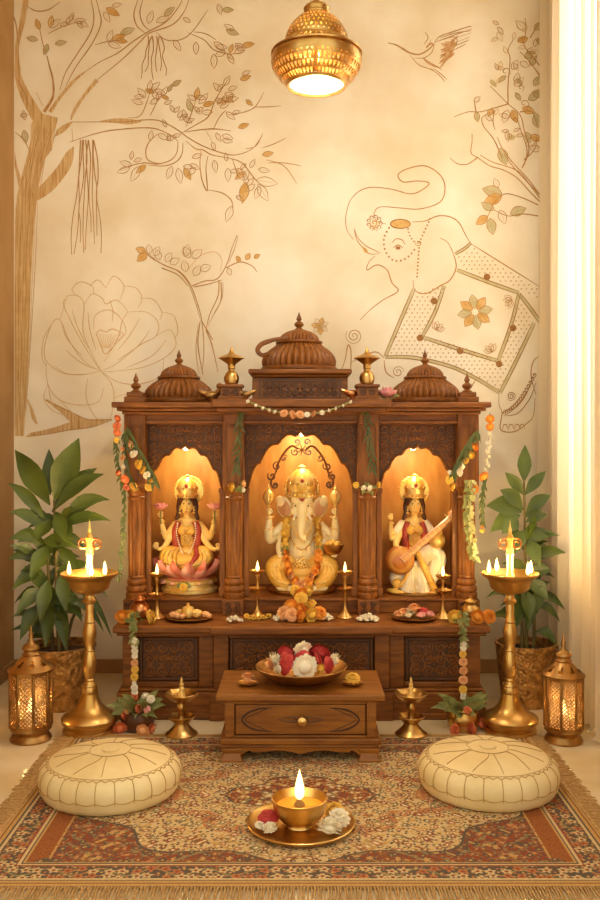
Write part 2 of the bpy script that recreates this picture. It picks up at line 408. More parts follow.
for s in range(16):                                   # bark lines
    x = 16+s*1.25; strokes(t, [[(x*.55+7+rn.uniform(-.5, .5), 425-rn.random()*30), (x*.8+3, 340), (x+rn.uniform(-1, 1), 260), (x+3, 205-rn.random()*20)]], .5, 1 if s % 3 else 0)
for s in range(9): strokes(t, [[(20+s*2.4, 195+rn.uniform(-8, 8)), (27+s*2.3, 160+rn.uniform(-8, 8)), (34+s*2.4, 128)]], .5, 0)
LV = [(40, 30, 110, 12, 3), (50, 28, 80, 13, 3), (50, 28, 40, 14, None), (60, 26, 20, 10, None), (66, 24, 50, 11, None), (74, 22, 10, 12, None), (80, 22, 330, 10, None),
      (70, 22, 70, 10, None), (78, 21, 300, 9, None), (48, 44, 250, 12, 4), (55, 44, 10, 12, 4), (38, 40, 170, 12, 4), (104, 12, 300, 12, None), (106, 8, 330, 16, 3), (112, 6, 10, 10, None),
      (108, 42, 70, 13, None), (112, 40, 20, 15, 3), (108, 43, 340, 14, None), (116, 40, 350, 12, 3), (120, 34, 20, 16, 4), (148, 24, 70, 14, None), (156, 22, 20, 14, None), (164, 16, 40, 14, 4),
      (174, 40, 300, 13, None), (196, 42, 270, 13, None), (183, 18, 330, 9, None), (214, 42, 320, 14, None), (216, 46, 350, 12, None), (214, 54, 270, 15, None), (228, 54, 300, 12, None), (234, 53, 20, 13, None), (226, 52, 200, 12, None),
      (226, 30, 340, 14, 4), (242, 46, 10, 13, 3), (240, 80, 20, 12, 3), (246, 100, 320, 9, 3), (222, 10, 0, 12, 4),
      (143, 104, 160, 12, None), (146, 98, 130, 13, None), (149, 92, 80, 12, None), (151, 90, 40, 12, None), (150, 104, 30, 11, None), (158, 100, 120, 12, None), (162, 96, 60, 11, None), (164, 104, 20, 9, None), (168, 92, 60, 9, 4), (172, 86, 30, 11, 4),
      (192, 112, 110, 14, 4), (196, 100, 80, 13, 3), (199, 104, 50, 14, None), (203, 106, 20, 12, 3), (185, 118, 100, 9, None), (178, 118, 60, 9, None), (174, 112, 120, 8, None),
      (221, 92, 130, 12, None), (224, 86, 60, 12, None), (228, 90, 20, 10, None), (222, 98, 340, 12, None), (228, 100, 10, 11, None), (220, 108, 30, 11, None), (226, 112, 320, 12, None), (232, 114, 20, 9, None), (238, 128, 20, 12, 3), (222, 135, 340, 12, None),
      (216, 133, 300, 10, None), (222, 140, 350, 11, None), (212, 142, 290, 9, None), (150, 141, 80, 11, None), (158, 134, 330, 12, None), (166, 140, 20, 11, None),
      (132, 166, 160, 13, None), (130, 168, 200, 14, None), (140, 166, 240, 18, None), (146, 165, 220, 13, 3), (172, 166, 250, 14, None), (178, 168, 280, 16, None), (184, 168, 300, 14, 3), (190, 164, 330, 11, None), (192, 158, 20, 11, None),
      (214, 160, 280, 13, None), (228, 168, 270, 14, None), (238, 168, 290, 13, None), (232, 206, 250, 17, None), (236, 196, 330, 9, None), (246, 182, 260, 22, 3), (258, 184, 300, 20, None), (256, 180, 350, 22, None), (260, 186, 250, 14, None),
      (244, 172, 220, 12, 3), (250, 168, 60, 10, None), (262, 155, 10, 12, 3), (25, 120, 100, 10, None), (24, 130, 280, 14, 4), (20, 116, 10, 8, None)]
rl = random.Random(9)
for i in range(46):
    x, y, a, L, fl = LV[rl.randrange(30, len(LV)-8)]
    LV.append((x+rl.uniform(-9, 9), y+rl.uniform(-8, 8), rl.uniform(0, 360), rl.uniform(8, 12), None if rl.random() < .9 else 3))
for x, y, a, L, fl in LV: mleaf(t, x, y, a, L, fill=fl, mi=0, lw=.75)
# leafy spray above the small domes
strokes(t, [[(143, 250), (152, 258), (166, 266), (180, 272), (190, 284), (197, 302), (202, 322), (204, 350), (202, 372)], [(162, 268), (178, 275), (188, 286)],
            [(192, 286), (205, 281), (217, 279), (226, 266), (232, 248), (237, 235)], [(194, 287), (209, 284), (222, 280)], [(219, 280), (218, 296), (210, 314), (206, 330)],
            [(221, 282), (221, 300), (213, 316)], [(226, 268), (240, 262), (252, 266), (257, 272)], [(200, 322), (198, 345), (203, 375)], [(206, 330), (212, 345), (218, 372)],
            [(201, 320), (210, 335), (213, 340)]], [1.1, 1.1, .9, .6], 0)
strokes(t, [[(148, 253), (160, 263), (176, 270), (187, 281), (194, 298), (200, 318)], [(238, 236), (234, 250), (228, 264)], [(223, 282), (222, 298), (214, 314), (208, 326)], [(198, 325), (196, 350), (199, 374)]], .7, 0)
strokes(t, [[(188, 270), (200, 256), (215, 252), (222, 260), (220, 272)]], .7, 1)
for x, y, a, L, fl in [(146, 252, 160, 11, 3), (147, 253, 220, 13, 3), (150, 254, 100, 10, None), (154, 256, 60, 11, None), (160, 260, 110, 11, None), (166, 262, 60, 11, None), (170, 264, 30, 11, None), (186, 256, 80, 12, None), (190, 258, 120, 13, None),
                       (192, 258, 40, 13, None), (186, 272, 100, 12, None), (194, 276, 60, 12, None), (200, 270, 20, 12, None), (240, 262, 120, 7, 3), (246, 260, 60, 8, 3), (254, 258, 30, 7, 3), (228, 268, 290, 8, None)]: mleaf(t, x, y, a, L, L*.6, fill=fl, mi=0, lw=.7)
m1 = obj('mural_tree', t, TM, WALL, recalc=False); m1['kind'] = 'structure'

# big outlined lotus
t = M()
strokes(t, [[(101, 371), (85, 362), (70, 342), (60, 320), (52, 324), (45, 345), (46, 360), (60, 372), (80, 375), (101, 371)],
            [(60, 320), (66, 300), (64, 306), (78, 335), (92, 358), (101, 371)], [(66, 300), (68, 296), (78, 296), (84, 305), (83, 330), (90, 350), (101, 371)],
            [(84, 305), (92, 294), (102, 298), (106, 304), (116, 300), (124, 306), (128, 312)], [(128, 312), (122, 322), (118, 338), (104, 362)],
            [(94, 330), (95, 316), (106, 310), (114, 312), (122, 320), (126, 332), (118, 342)], [(128, 312), (146, 312), (158, 322), (156, 336), (140, 345), (116, 364), (101, 371)],
            [(156, 336), (170, 330), (176, 345), (164, 358), (140, 368), (104, 372)], [(46, 360), (48, 384), (60, 400), (80, 405), (98, 402), (104, 388)],
            [(164, 358), (160, 376), (140, 384), (118, 382), (101, 371)], [(101, 371), (112, 385), (114, 402), (110, 420)], [(60, 400), (75, 415), (95, 425), (110, 420)],
            [(88, 378), (86, 396), (92, 412), (100, 422)], [(48, 384), (52, 402), (62, 412)], [(106, 288), (114, 276), (124, 286), (120, 300)], [(90, 286), (98, 280), (106, 288)],
            [(140, 318), (130, 335), (118, 350)], [(52, 324), (44, 338), (42, 356), (46, 366)], [(78, 296), (72, 290), (80, 282), (92, 286), (94, 294)], [(124, 286), (136, 288), (142, 298), (138, 308)], [(142, 298), (154, 300), (162, 312), (160, 320)], [(162, 312), (174, 316), (178, 332), (174, 338)], [(48, 384), (44, 398), (52, 410), (66, 416)], [(160, 376), (156, 392), (142, 398), (128, 394), (114, 398)], [(62, 326), (68, 340), (82, 356)], [(150, 330), (138, 346), (118, 360)], [(166, 340), (152, 356), (126, 368)], [(54, 366), (68, 374), (88, 374)], [(110, 300), (113, 312), (112, 322)], [(88, 312), (90, 330), (96, 350)], [(72, 310), (78, 328), (88, 348)], [(66, 350), (80, 362), (95, 369)]], .75, 0)
strokes(t, [[(96, 334), (100, 330), (106, 332), (112, 329), (118, 331), (124, 334)], [(96, 334), (101, 346), (105, 354), (112, 348), (124, 334)]]+
           [[(97+i*3, 334), (103+i*.8, 348)] for i in range(9)], .9, 1)
obj('mural_lotus', t, ['linel', 'fgold'], WALL, recalc=False)['kind'] = 'structure'

# crane
t = M()
strokes(t, [[(388, 43), (396, 45), (403, 49), (410, 53), (419, 54.5), (428, 50), (434, 44)]], [.8, 2, 1.5, 1.2], 0)
strokes(t, [[(434, 44), (439, 37), (452, 32), (470, 26)], [(436, 42), (452, 36), (472, 29)], [(450, 40), (471, 33)], [(452, 44), (470, 37)], [(410, 55), (419, 65), (432, 70), (440, 76)],
            [(430, 68), (440, 76), (445, 82)], [(433, 68), (442, 75), (447, 80)], [(422, 58), (432, 64), (442, 70)], [(448, 34), (466, 27.5), (472, 26.5)], [(440, 38), (456, 33), (471, 31)], [(453, 47), (462, 43), (469, 40)], [(452, 51), (460, 47), (466, 44)], [(434, 44), (432, 52), (424, 58), (414, 58)], [(436, 42), (442, 40), (454, 37), (457, 42), (450, 54), (442, 66)], [(424, 44), (428, 38), (425, 32)], [(428, 46), (431, 40)]], .9, 0)
for i in range(14):
    a = i/13; strokes(t, [[(440+3*a+2*math.sin(i*2), 68-26*a), (446+5*a, 60-18*a), (452+5*a+2*math.sin(i), 56-20*a)]], 2., 1, WY+.0003)
strokes(t, [[(426, 48), (430, 44), (433, 44)], [(423, 58), (430, 64), (440, 68)]], 2.2, 1, WY+.0003)
obj('mural_crane', t, ['line', 'frust'], WALL, recalc=False)['kind'] = 'structure'

# elephant: 0 brown 1 dark brown 2 gold 3 pale
t = M()
strokes(t, [[(354, 240), (347, 230), (346, 215), (352, 198), (367, 188), (390, 189), (410, 194), (422, 190), (429, 183), (417, 181), (403, 182), (398, 175), (407, 169), (425, 166),
             (440, 175), (445, 188), (440, 202), (420, 209), (400, 208), (380, 207), (374, 214), (377, 221), (386, 224)],
            [(412, 222), (425, 221), (438, 216), (450, 217), (459, 223), (466, 236), (471, 244)], [(471, 244), (500, 262), (540, 287)],
            [(440, 238), (448, 243), (454, 256), (456, 268), (450, 280), (440, 286), (428, 293), (419, 293), (414, 288), (413, 280)],
            [(375, 256), (369, 262), (367, 270), (377, 265), (387, 270), (392, 283), (398, 291), (383, 300), (370, 310), (360, 320)],
            [(384, 358), (376, 352), (362, 356), (352, 362)], [(344, 384), (350, 372), (351, 352), (348, 345), (345, 360), (340, 374)], [(384, 360), (386, 372), (394, 378)],
            [(499, 394), (499, 405), (502, 413), (500, 428), (506, 432), (516, 431), (526, 424), (533, 416), (535, 398)], [(539, 356), (533, 362), (531, 376), (536, 395)], [(476, 379), (470, 388), (462, 392)]], 1.15, 0)
strokes(t, [[(354, 228), (357, 240), (364, 249), (370, 254), (379, 253.5)], [(354, 228), (358, 238), (366, 246), (374, 250), (380, 253)]], .9, 0)
poly(t, [(362, 246), (367, 249), (369, 254), (364, 252)], 2)
def band(pts, wd=3.2):
    Q = [Vector((p[0], p[1], 0)) for p in pts]
    for s in (-1, 1):
        o = []
        for i, q in enumerate(Q):
            d = (Q[min(i+1, len(Q)-1)]-Q[max(i-1, 0)]).normalized(); o.append((q.x-d.y*s*wd/2, q.y+d.x*s*wd/2))
        strokes(t, [o], .9, 1)
    strokes(t, [pts], wd*.8, 3, WY+.0005, taper=False)
band([(414, 289), (399, 324), (385, 357)]); band([(385, 357), (404, 357), (421, 359), (452, 367), (477, 379), (500, 393)]); band([(500, 393), (518, 357), (534, 323)]); band([(519, 294), (530, 308), (540, 322)])
band([(457, 270), (488, 282), (519, 293)]); band([(519, 293), (511, 325), (498, 361)]); band([(498, 361), (462, 350), (422, 337)]); band([(422, 337), (435, 312), (444, 286)]); band([(455, 254), (464, 249), (471, 243)], 2.6)
for (x, y) in ((487, 277), (434, 301), (420, 338), (460, 351), (499, 364), (513, 328)):
    poly(t, [(x+3.4*math.cos(a), y+3.4*math.sin(a)) for a in np.linspace(0, 2*PI, 13)[:-1]], 1, WY)
def inq(p, q):
    s = 0
    for i in range(len(q)):
        a, b_ = q[i], q[(i+1) % len(q)]
        if (a[1] > p[1]) != (b_[1] > p[1]) and p[0] < (b_[0]-a[0])*(p[1]-a[1])/(b_[1]-a[1])+a[0]: s += 1
    return s % 2 == 1
OUT = [(416, 291), (388, 355), (421, 356), (452, 364), (477, 376), (499, 390), (532, 322), (522, 300), (519, 296), (500, 360), (462, 347), (425, 335), (445, 286)]
TOP = [(473, 248), (537, 288), (537, 300), (520, 289), (488, 278), (460, 267), (457, 257)]
yy = 245.
while yy < 394:
    xx = 386. + (int(yy/4.) % 2)*2.6
    while xx < 540:
        if inq((xx, yy), OUT) or inq((xx, yy), TOP):
            t.ribbon([w(xx-.7, yy+.5), w(xx+.7, yy-.5)], .9*PXM, WY, k=1, mi=0, taper=False)
        xx += 5.2
    yy += 4.
for i in range(8):
    a = i*45+10; mleaf(t, 475+3*math.cos(math.radians(a)), 312-3*math.sin(math.radians(a)), a, 15, 9, 2 if i % 2 else 3, 0, .7)
for cx_, cy_, a0 in ((436, 330, 60), (512, 300, 200), (492, 352, 120)):
    for d in (-50, -20, 20, 50): mleaf(t, cx_, cy_, a0+d, 9, 5, None, 0, .6)
mdots(t, [(430, 219), (425, 230), (419, 243)], 1); mdots(t, [(419, 248), (418, 262), (417, 278)], 1); mdots(t, [(408, 229), (410, 236), (414, 242)], .9)
mdots(t, [(389, 228), (384, 238), (385, 250), (391, 259), (399, 261), (408, 257), (415, 249)], 1.1, step=4.2)
mspiral(t, 418.5, 243, 3.6, 1.6); strokes(t, [[(392, 243), (396, 239), (402, 240), (405, 245)], [(393, 248), (398, 245), (403, 248)]], 1, 0)
poly(t, [(398+2.6*math.cos(a), 248+1.8*math.sin(a)) for a in np.linspace(0, 2*PI, 9)[:-1]], 1, WY)
poly(t, [(400.5+10*math.cos(a), 224+4.5*math.sin(a)) for a in np.linspace(0, 2*PI, 17)[:-1]], 2)
strokes(t, [[(400.5+10*math.cos(a), 224+4.5*math.sin(a)) for a in np.linspace(0, 2*PI, 17)]], 1.1, 1)
for i in range(9):
    a = i*2*PI/9; mspiral(t, 374+6*math.cos(a), 223+6*math.sin(a), 2.6, 1.2, 0, .9)
mspiral(t, 374, 223, 4, 1.5, 2, 1.6)
mspiral(t, 354, 336, 8.5, 2.6); mspiral(t, 398, 372, 6, 2); mspiral(t, 511, 396, 4.8, 2.4, 1)
for i in range(16):
    s = i/15; mspiral(t, 504+30*s, 413-38*s**1.15-4*math.sin(s*PI)*-1, 2.4, 1.3, 1, 1)
strokes(t, [[(503, 410), (515, 408), (526, 394), (533, 376)], [(505, 416), (518, 413), (530, 398), (536, 382)]], .9, 1)
for x in (505, 511, 517, 522): strokes(t, [[(x-2.6, 430), (x-1.5, 425), (x+1.5, 425), (x+2.6, 429)]], .9, 0)
# little flower beside the crown of the shrine
for i in range(7): mleaf(t, 320, 326, i*51+20, 9, 5, 2 if i % 2 else None, 0, .6)
obj('mural_elephant', t, ['line', 'lined', 'fgold', 'fsage'], WALL, recalc=False)['kind'] = 'structure'

# branch on the right by the curtain
t = M()
strokes(t, [[(541, 203), (530, 192), (517, 178), (503, 170), (490, 166), (478, 158), (471, 153), (472, 142), (472, 134)], [(539, 194), (527, 178), (512, 162), (502, 148), (497, 137)],
            [(541, 196), (531, 186), (519, 172), (505, 166), (492, 162), (480, 155)], [(541, 200), (529, 184), (514, 168), (504, 154)], [(524, 165), (527, 150), (521, 131), (517, 118)], [(478, 157), (468, 164), (458, 164), (450, 158)], [(502, 158), (494, 140), (484, 127), (482, 118), (490, 112)], [(522, 168), (529, 150), (524, 130), (520, 115), (508, 104), (498, 94), (490, 86)],
            [(538, 205), (520, 197), (505, 194), (495, 202), (488, 216)], [(538, 216), (522, 214), (508, 216), (494, 210)], [(508, 104), (495, 108), (480, 112), (468, 112), (454, 117)],
            [(476, 112), (474, 100)], [(508, 104), (508, 84), (510, 60), (508, 50), (513, 40)], [(540, 76), (528, 60), (520, 52)], [(543, 70), (532, 56), (524, 45), (526, 30), (525, 18)],
            [(530, 38), (536, 28), (542, 18)], [(494, 110), (493, 122), (495, 130)], [(524, 160), (534, 150), (537, 140)], [(520, 112), (532, 112), (537, 126)]], [1.3, 1., .9, .7], 0)
for x, y, a, L, fl in [(502, 194, 165, 18, 4), (502, 196, 200, 17, 3), (494, 210, 150, 13, 4), (488, 216, 215, 13, 3), (490, 218, 280, 15, 4), (500, 210, 290, 13, None), (510, 214, 20, 15, 4), (498, 188, 110, 9, None), (500, 148, 290, 16, 4), (476, 112, 280, 9, 4),
                       (488, 116, 60, 8, 3), (474, 102, 40, 7, None), (508, 110, 250, 12, None), (512, 110, 290, 12, 3), (522, 108, 340, 12, 3), (528, 100, 30, 12, 4), (532, 92, 340, 11, 4), (534, 86, 60, 10, 4), (514, 86, 40, 11, None), (516, 84, 80, 10, None), (512, 70, 60, 10, None),
                       (530, 136, 340, 11, 3), (526, 132, 290, 10, 4), (538, 128, 100, 14, 4), (528, 38, 200, 10, 3), (526, 30, 140, 12, None), (534, 30, 40, 10, 4), (536, 40, 340, 10, 4), (524, 58, 30, 11, 4), (530, 66, 60, 10, 4), (520, 62, 330, 9, None), (526, 146, 40, 12, None), (530, 148, 350, 10, None), (540, 72, 300, 10, 3)]:
    mleaf(t, x, y, a, L*1.15, L*.62, fill=fl, mi=0, lw=.75)
for i in range(30): mleaf(t, 505+rl.uniform(-16, 34), 20+rl.uniform(0, 125), rl.uniform(0, 360), rl.uniform(7, 11), fill=None if rl.random() < .8 else 4, mi=1 if i % 2 else 0, lw=.7)
for i in range(7): mspiral(t, 512+rl.uniform(-10, 26), 40+i*16, rl.uniform(3, 5.5), 1.2, 0, .8)
obj('mural_branch', t, ['line', 'linel', 'trunk', 'fgold', 'fsage'], WALL, recalc=False)['kind'] = 'structure'
# ---------------------------------------------------------------- the carved wooden shrine
XC = XX(301.5, 4.17)
SH = thing('shrine', 'large carved brown wooden shrine with three domes and arched niches', 'shrine', (XC, 4.5, 0))
def scrollwork(b, x0, x1, z0, z1, y, pitch, rad=.0035, inside=None, seed=1):
    """raised leafy scrolls, mirrored about the middle of the panel"""
    r = random.Random(seed); cx = (x0+x1)/2; nx = max(1, int(round((x1-x0)/pitch/2))); nz = max(1, int(round((z1-z0)/pitch)))
    px, pz = (x1-x0)/2/nx, (z1-z0)/nz; R = min(px, pz)*.52
    for i in range(nx):
        for k in range(nz):
            ox = cx+(i+.5)*px; oz = z0+(k+.5)*pz; a0 = r.random()*6.28; sg = 1 if (i+k) % 2 else -1; tr = 1.6+.5*r.random()
            for m in (1, -1):
                if inside and not inside(cx+m*(ox-cx), oz): continue
                pts = []
                for s in np.linspace(.1, 1, 15):
                    a = a0+sg*tr*2*PI*s
                    pts.append((cx+m*(ox-cx+R*s*math.cos(a)), y, oz+R*s*math.sin(a)))
                if inside: pts = [p for p in pts if inside(p[0], p[2])]
                if len(pts) > 5: b.tube(pts, [rad*.8, rad*1.3, rad*.7], n=5, k=1)
                for q in range(3):
                    a = a0+2.1*q; e = (cx+m*(ox-cx+R*1.25*math.cos(a+.3)), y, oz+R*1.25*math.sin(a+.3)); st = (cx+m*(ox-cx+R*.75*math.cos(a)), y, oz+R*.75*math.sin(a))
                    if (not inside or inside(e[0], e[2])) and x0 < e[0] < x1 and z0 < e[2] < z1: b.tube([st, e], [rad*1.8, rad*.4], n=5, k=1)
    return b
def frame_boxes(b, x0, x1, z0, z1, y0, y1, wd):
    return b.box(x0, x0+wd, y0, y1, z0, z1).box(x1-wd, x1, y0, y1, z0, z1).box(x0+wd, x1-wd, y0, y1, z0, z0+wd).box(x0+wd, x1-wd, y0, y1, z1-wd, z1)

HP, HB, HC = .848, .826, .858
b = M().box(XC-HP, XC+HP, 4.17, 4.92, 0, .125).box(XC-HP+.008, XC+HP-.008, 4.178, 4.92, .125, .14).box(XC-.42, XC+.42, 4.145, 4.17, 0, .125)
b.box(XC-HP-.006, XC+HP+.006, 4.163, 4.93, 0, .03)
obj('base_plinth', b, 'wood', SH, bevel=.006)
obj('cabinet_body', M().box(XC-HB, XC+HB, 4.225, 4.91, .14, .392), 'wood', SH)
b = M()
for x0, x1, yf in ((XC-HB, XC-.405, 4.2), (XC-.405, XC+.405, 4.175), (XC+.405, XC+HB, 4.2)):
    b.box(x0, x0+.07, yf, 4.226, .14, .392).box(x1-.07, x1, yf, 4.226, .14, .392)
    b.box(x0+.07, x1-.07, yf, 4.226, .14, .165).box(x0+.07, x1-.07, yf, 4.226, .37, .392)
obj('panel_frame', b, 'wood', SH, bevel=.005)
for i, (x0, x1, yf) in enumerate(((XC-HB+.075, XC-.405-.075, 4.212), (XC-.33, XC+.33, 4.187), (XC+.405+.075, XC+HB-.075, 4.212))):
    b = frame_boxes(M(), x0, x1, .168, .367, yf, 4.226, .014).box(x0+.014, x1-.014, yf+.006, 4.226, .182, .353)
    pn = obj('carved_panel', b, 'woodd', SH, bevel=.003)
    c = M(); scrollwork(c, x0+.02, x1-.02, .186, .349, yf+.004, .055, .0048, seed=4+i)
    cx = (x0+x1)/2
    for q in range(8): a = q*PI/4; c.tube([(cx, yf+.003, .268), (cx+.03*math.cos(a), yf+.003, .268+.03*math.sin(a))], [.004, .009, .002], n=6, k=4)
    c.ell((cx, yf+.003, .268), (.012, .01, .012), 10, 6)
    obj('carving', c, 'wood', pn)
b = M().box(XC-HC, XC+HC, 4.13, 4.94, .404, .434).box(XC-HC+.014, XC+HC-.014, 4.145, 4.93, .388, .404).box(XC-.415, XC+.415, 4.112, 4.14, .402, .4345)
obj('counter_top', b, 'wood', SH, bevel=.006)
b = M().box(XC-.80, XC+.80, 4.455, 4.92, .434, .495).box(XC-.81, XC+.81, 4.435, 4.92, .495, .508)
obj('altar_step', b, 'wood', SH, bevel=.004)
# columns with their blocks, bases, capitals and square posts
CP = [XX(136.5, 4.47), XX(234, 4.47), XX(367.5, 4.47), XX(466.5, 4.47)]
for i, x in enumerate(CP):
    bl = obj('column_block', M().box(x-.052, x+.052, 4.395, 4.47, .434, .508), 'wood', SH, bevel=.003)
    obj('carving', scrollwork(M(), x-.045, x+.045, .44, .502, 4.394, .03, .0032, seed=20+i), 'woodd', bl)
    fl = lambda a, k: 1+.055*math.cos(14*a)
    pr = [(.037, .617), (.038, .63), (.0385, .66), (.040, .75), (.0405, .85), (.040, .93), (.038, .975), (.037, .985)]
    col = obj('column', M().lathe(pr, (x, 4.47, 0), 84, mod=fl), 'woodv', SH)
    pr = [(.05, .508), (.052, .515), (.052, .53), (.045, .536), (.05, .545), (.052, .555), (.047, .566), (.041, .571), (.046, .578), (.048, .588), (.044, .598), (.038, .604), (.042, .61), (.04, .619)]
    obj('column_base', M().lathe(pr, (x, 4.47, 0), 32), 'woodv', SH)
    pr = [(.036, .982), (.043, .99), (.044, 1.0), (.038, 1.006), (.039, 1.016), (.046, 1.03), (.052, 1.04), (.052, 1.05)]
    obj('capital', M().lathe(pr, (x, 4.47, 0), 32), 'woodv', SH)
    b = M().box(x-.052, x+.052, 4.42, 4.53, 1.05, 1.42)
    ps = obj('post', b, 'woodv', SH, bevel=.004)
    c = frame_boxes(M(), x-.042, x+.042, 1.07, 1.35, 4.414, 4.421, .008)
    if i in (1, 2): c.box(x-.045, x+.045, 4.405, 4.42, 1.36, 1.415)
    obj('post_moulding', c, 'woodv', ps, bevel=.002)
# arched fretwork panels
def arch_h(t):
    t = abs(t)
    if t > .93: return 0.
    K = [(0, 1.), (.1, .90), (.40, .76), (.72, .44), (.93, 0.)]
    for i in range(4):
        a, c = K[i], K[i+1]
        if t <= c[0]:
            s = (t-a[0])/(c[0]-a[0]); h = a[1]+(c[1]-a[1])*s
            return h+(-.028 if i == 0 else (.085, .11, .13)[i-1])*math.sin(PI*s)
    return 0.
BAY = [(XX(146.5, 4.5), XX(224, 4.5), ZZ(444, 4.5)), (XX(244.5, 4.5), XX(357, 4.5), ZZ(430, 4.5)), (XX(377.5, 4.5), XX(457, 4.5), ZZ(444, 4.5))]
ZS, ZT = ZZ(489, 4.5), ZZ(423, 4.5)
for i, (x0, x1, za) in enumerate(BAY):
    cx = (x0+x1)/2; hw = (x1-x0)/2+.004; n = 120; v = []; f = []
    hf = lambda x: ZS+(za-ZS)*arch_h((x-cx)/hw)
    for j in range(n+1):
        x = cx-hw+2*hw*j/n; z = hf(x)
        v += [(x, 4.50, z), (x, 4.50, ZT), (x, 4.535, z), (x, 4.535, ZT)]
    for j in range(n):
        a, c = 4*j, 4*j+4
        f += [(a, c, c+1, a+1), (a+2, a+3, c+3, c+2), (a, a+2, c+2, c), (a+1, c+1, c+3, a+3)]
    ap = obj('arch_panel', M().add(v, f), 'woodd', SH, sharp=30)
    rim = [(cx-hw*.93+2*hw*.93*j/90, 4.498, hf(cx-hw*.93+2*hw*.93*j/90)) for j in range(91)]
    obj('arch_rim', M().tube(rim, .0065, n=6, k=1), 'wood', ap)
    ins = lambda x, z: z > hf(x)+.016 and z < ZT-.012 and abs(x-cx) < hw-.016
    c = scrollwork(M(), cx-hw+.012, cx+hw-.012, ZS+.02, ZT-.01, 4.499, .042, .0042, ins, 31+i)
    c.tube([(cx-hw+.01, 4.499, ZT-.008), (cx+hw-.01, 4.499, ZT-.008)], .004, n=5, k=1)
    obj('carving', c, 'wood', ap)
    for sx in (-1, 1):
        xx = cx+sx*(hw-.012)
        obj('jamb', M().box(xx-.014, xx+.014, 4.5, 4.53, .508, ZS+.002).box(xx-.018, xx+.018, 4.495, 4.535, ZS-.02, ZS+.004).box(xx-.018, xx+.018, 4.495, 4.535, .508, .55), 'woodv', SH, bevel=.003)
# niche shell
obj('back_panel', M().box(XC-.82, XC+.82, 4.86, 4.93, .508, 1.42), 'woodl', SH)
for x in (XC-.815, XC+.815): obj('side_panel', M().box(x-.02, x+.02, 4.53, 4.86, .508, 1.42), 'woodv', SH)
for x in (CP[1], CP[2]): obj('partition', M().box(x-.03, x+.03, 4.53, 4.86, .508, 1.42), 'woodv', SH)
obj('niche_ceiling', M().box(XC-.8, XC+.8, 4.53, 4.86, 1.375, 1.42), 'wood', SH)
# curling vine carved on the back of the middle niche
c = M(); cx = XX(302, 4.86)
def bp(px, py): return (XX(px, 4.86), 4.858, ZZ(py, 4.86))
for sx in (1, -1):
    q = lambda dx, py: bp(302+sx*dx, py)
    c.tube([q(4, 449), q(10, 446), q(17, 452), q(23, 462), q(26, 472), q(31, 482), q(28, 488)], [.006, .007, .005, .004], n=6, mi=0)
    for (dx, py, R, s0) in ((18, 458, 3.5, 0), (25, 466, 4.5, 1), (30, 476, 4.5, 2), (27, 485, 3.5, 3), (7, 452, 4, 2), (5, 442, 3.5, 4)):
        c.tube([q(dx+R*s*math.cos(s0+sx*9*s), py+R*s*math.sin(s0+sx*9*s)) for s in np.linspace(.15, 1, 14)], [.004, .0055, .003], n=5, k=1)
for k in range(7): a = k*2*PI/7; c.tube([bp(302, 450), bp(302+6*math.cos(a), 450+6*math.sin(a))], [.004, .008, .002], n=6, k=4)
obj('vine_carving', c, 'woodd', SH)
# frieze, cornice, roof
obj('frieze', M().box(XC-.835, XC+.835, 4.44, 4.92, ZT, 1.42).box(XC-.84, XC+.84, 4.43, 4.92, ZT-.004, ZT+.012), 'wood', SH, bevel=.003)
b = M().box(XC-.905, XC+.905, 4.33, 4.94, 1.436, 1.462).box(XC-.885, XC+.885, 4.355, 4.93, 1.42, 1.436).box(XC-.865, XC+.865, 4.385, 4.92, 1.404, 1.42)
b.box(XC-.425, XC+.425, 4.295, 4.5, 1.437, 1.476).box(XC-.405, XC+.405, 4.325, 4.5, 1.415, 1.437)
obj('cornice', b, 'wood', SH, bevel=.005)
xr = XX(300, 4.5)
rb = obj('roof_box', M().box(xr-.232, xr+.232, 4.42, 4.84, 1.462, 1.585), 'wood', SH, bevel=.004)
obj('carving', scrollwork(frame_boxes(M(), xr-.2, xr+.2, 1.478, 1.576, 4.412, 4.421, .01), xr-.185, xr+.185, 1.492, 1.562, 4.419, .036, .0045, seed=50), 'woodd', rb)
obj('roof_slab', M().box(xr-.25, xr+.25, 4.385, 4.86, 1.6, 1.624).box(xr-.235, xr+.235, 4.4, 4.85, 1.585, 1.6), 'wood', SH, bevel=.008)
def finial(z, x, y, s, parent, m='woodv'):
    pr = [(1.5, 0), (1.6, .3), (1.0, .7), (.7, 1.), (1.3, 1.5), (1.5, 2.), (1.2, 2.5), (.6, 2.9), (.55, 3.1), (.85, 3.5), (.7, 4.1), (.3, 5.), (.05, 5.8), (0, 5.9)]
    return obj('finial', M().lathe([(r*s, z+h*s) for r, h in pr], (x, y, 0), 20), m, parent)
rib = lambda n, k=.085: (lambda a, i: 1+k*abs(math.cos(n*a/2))-k)
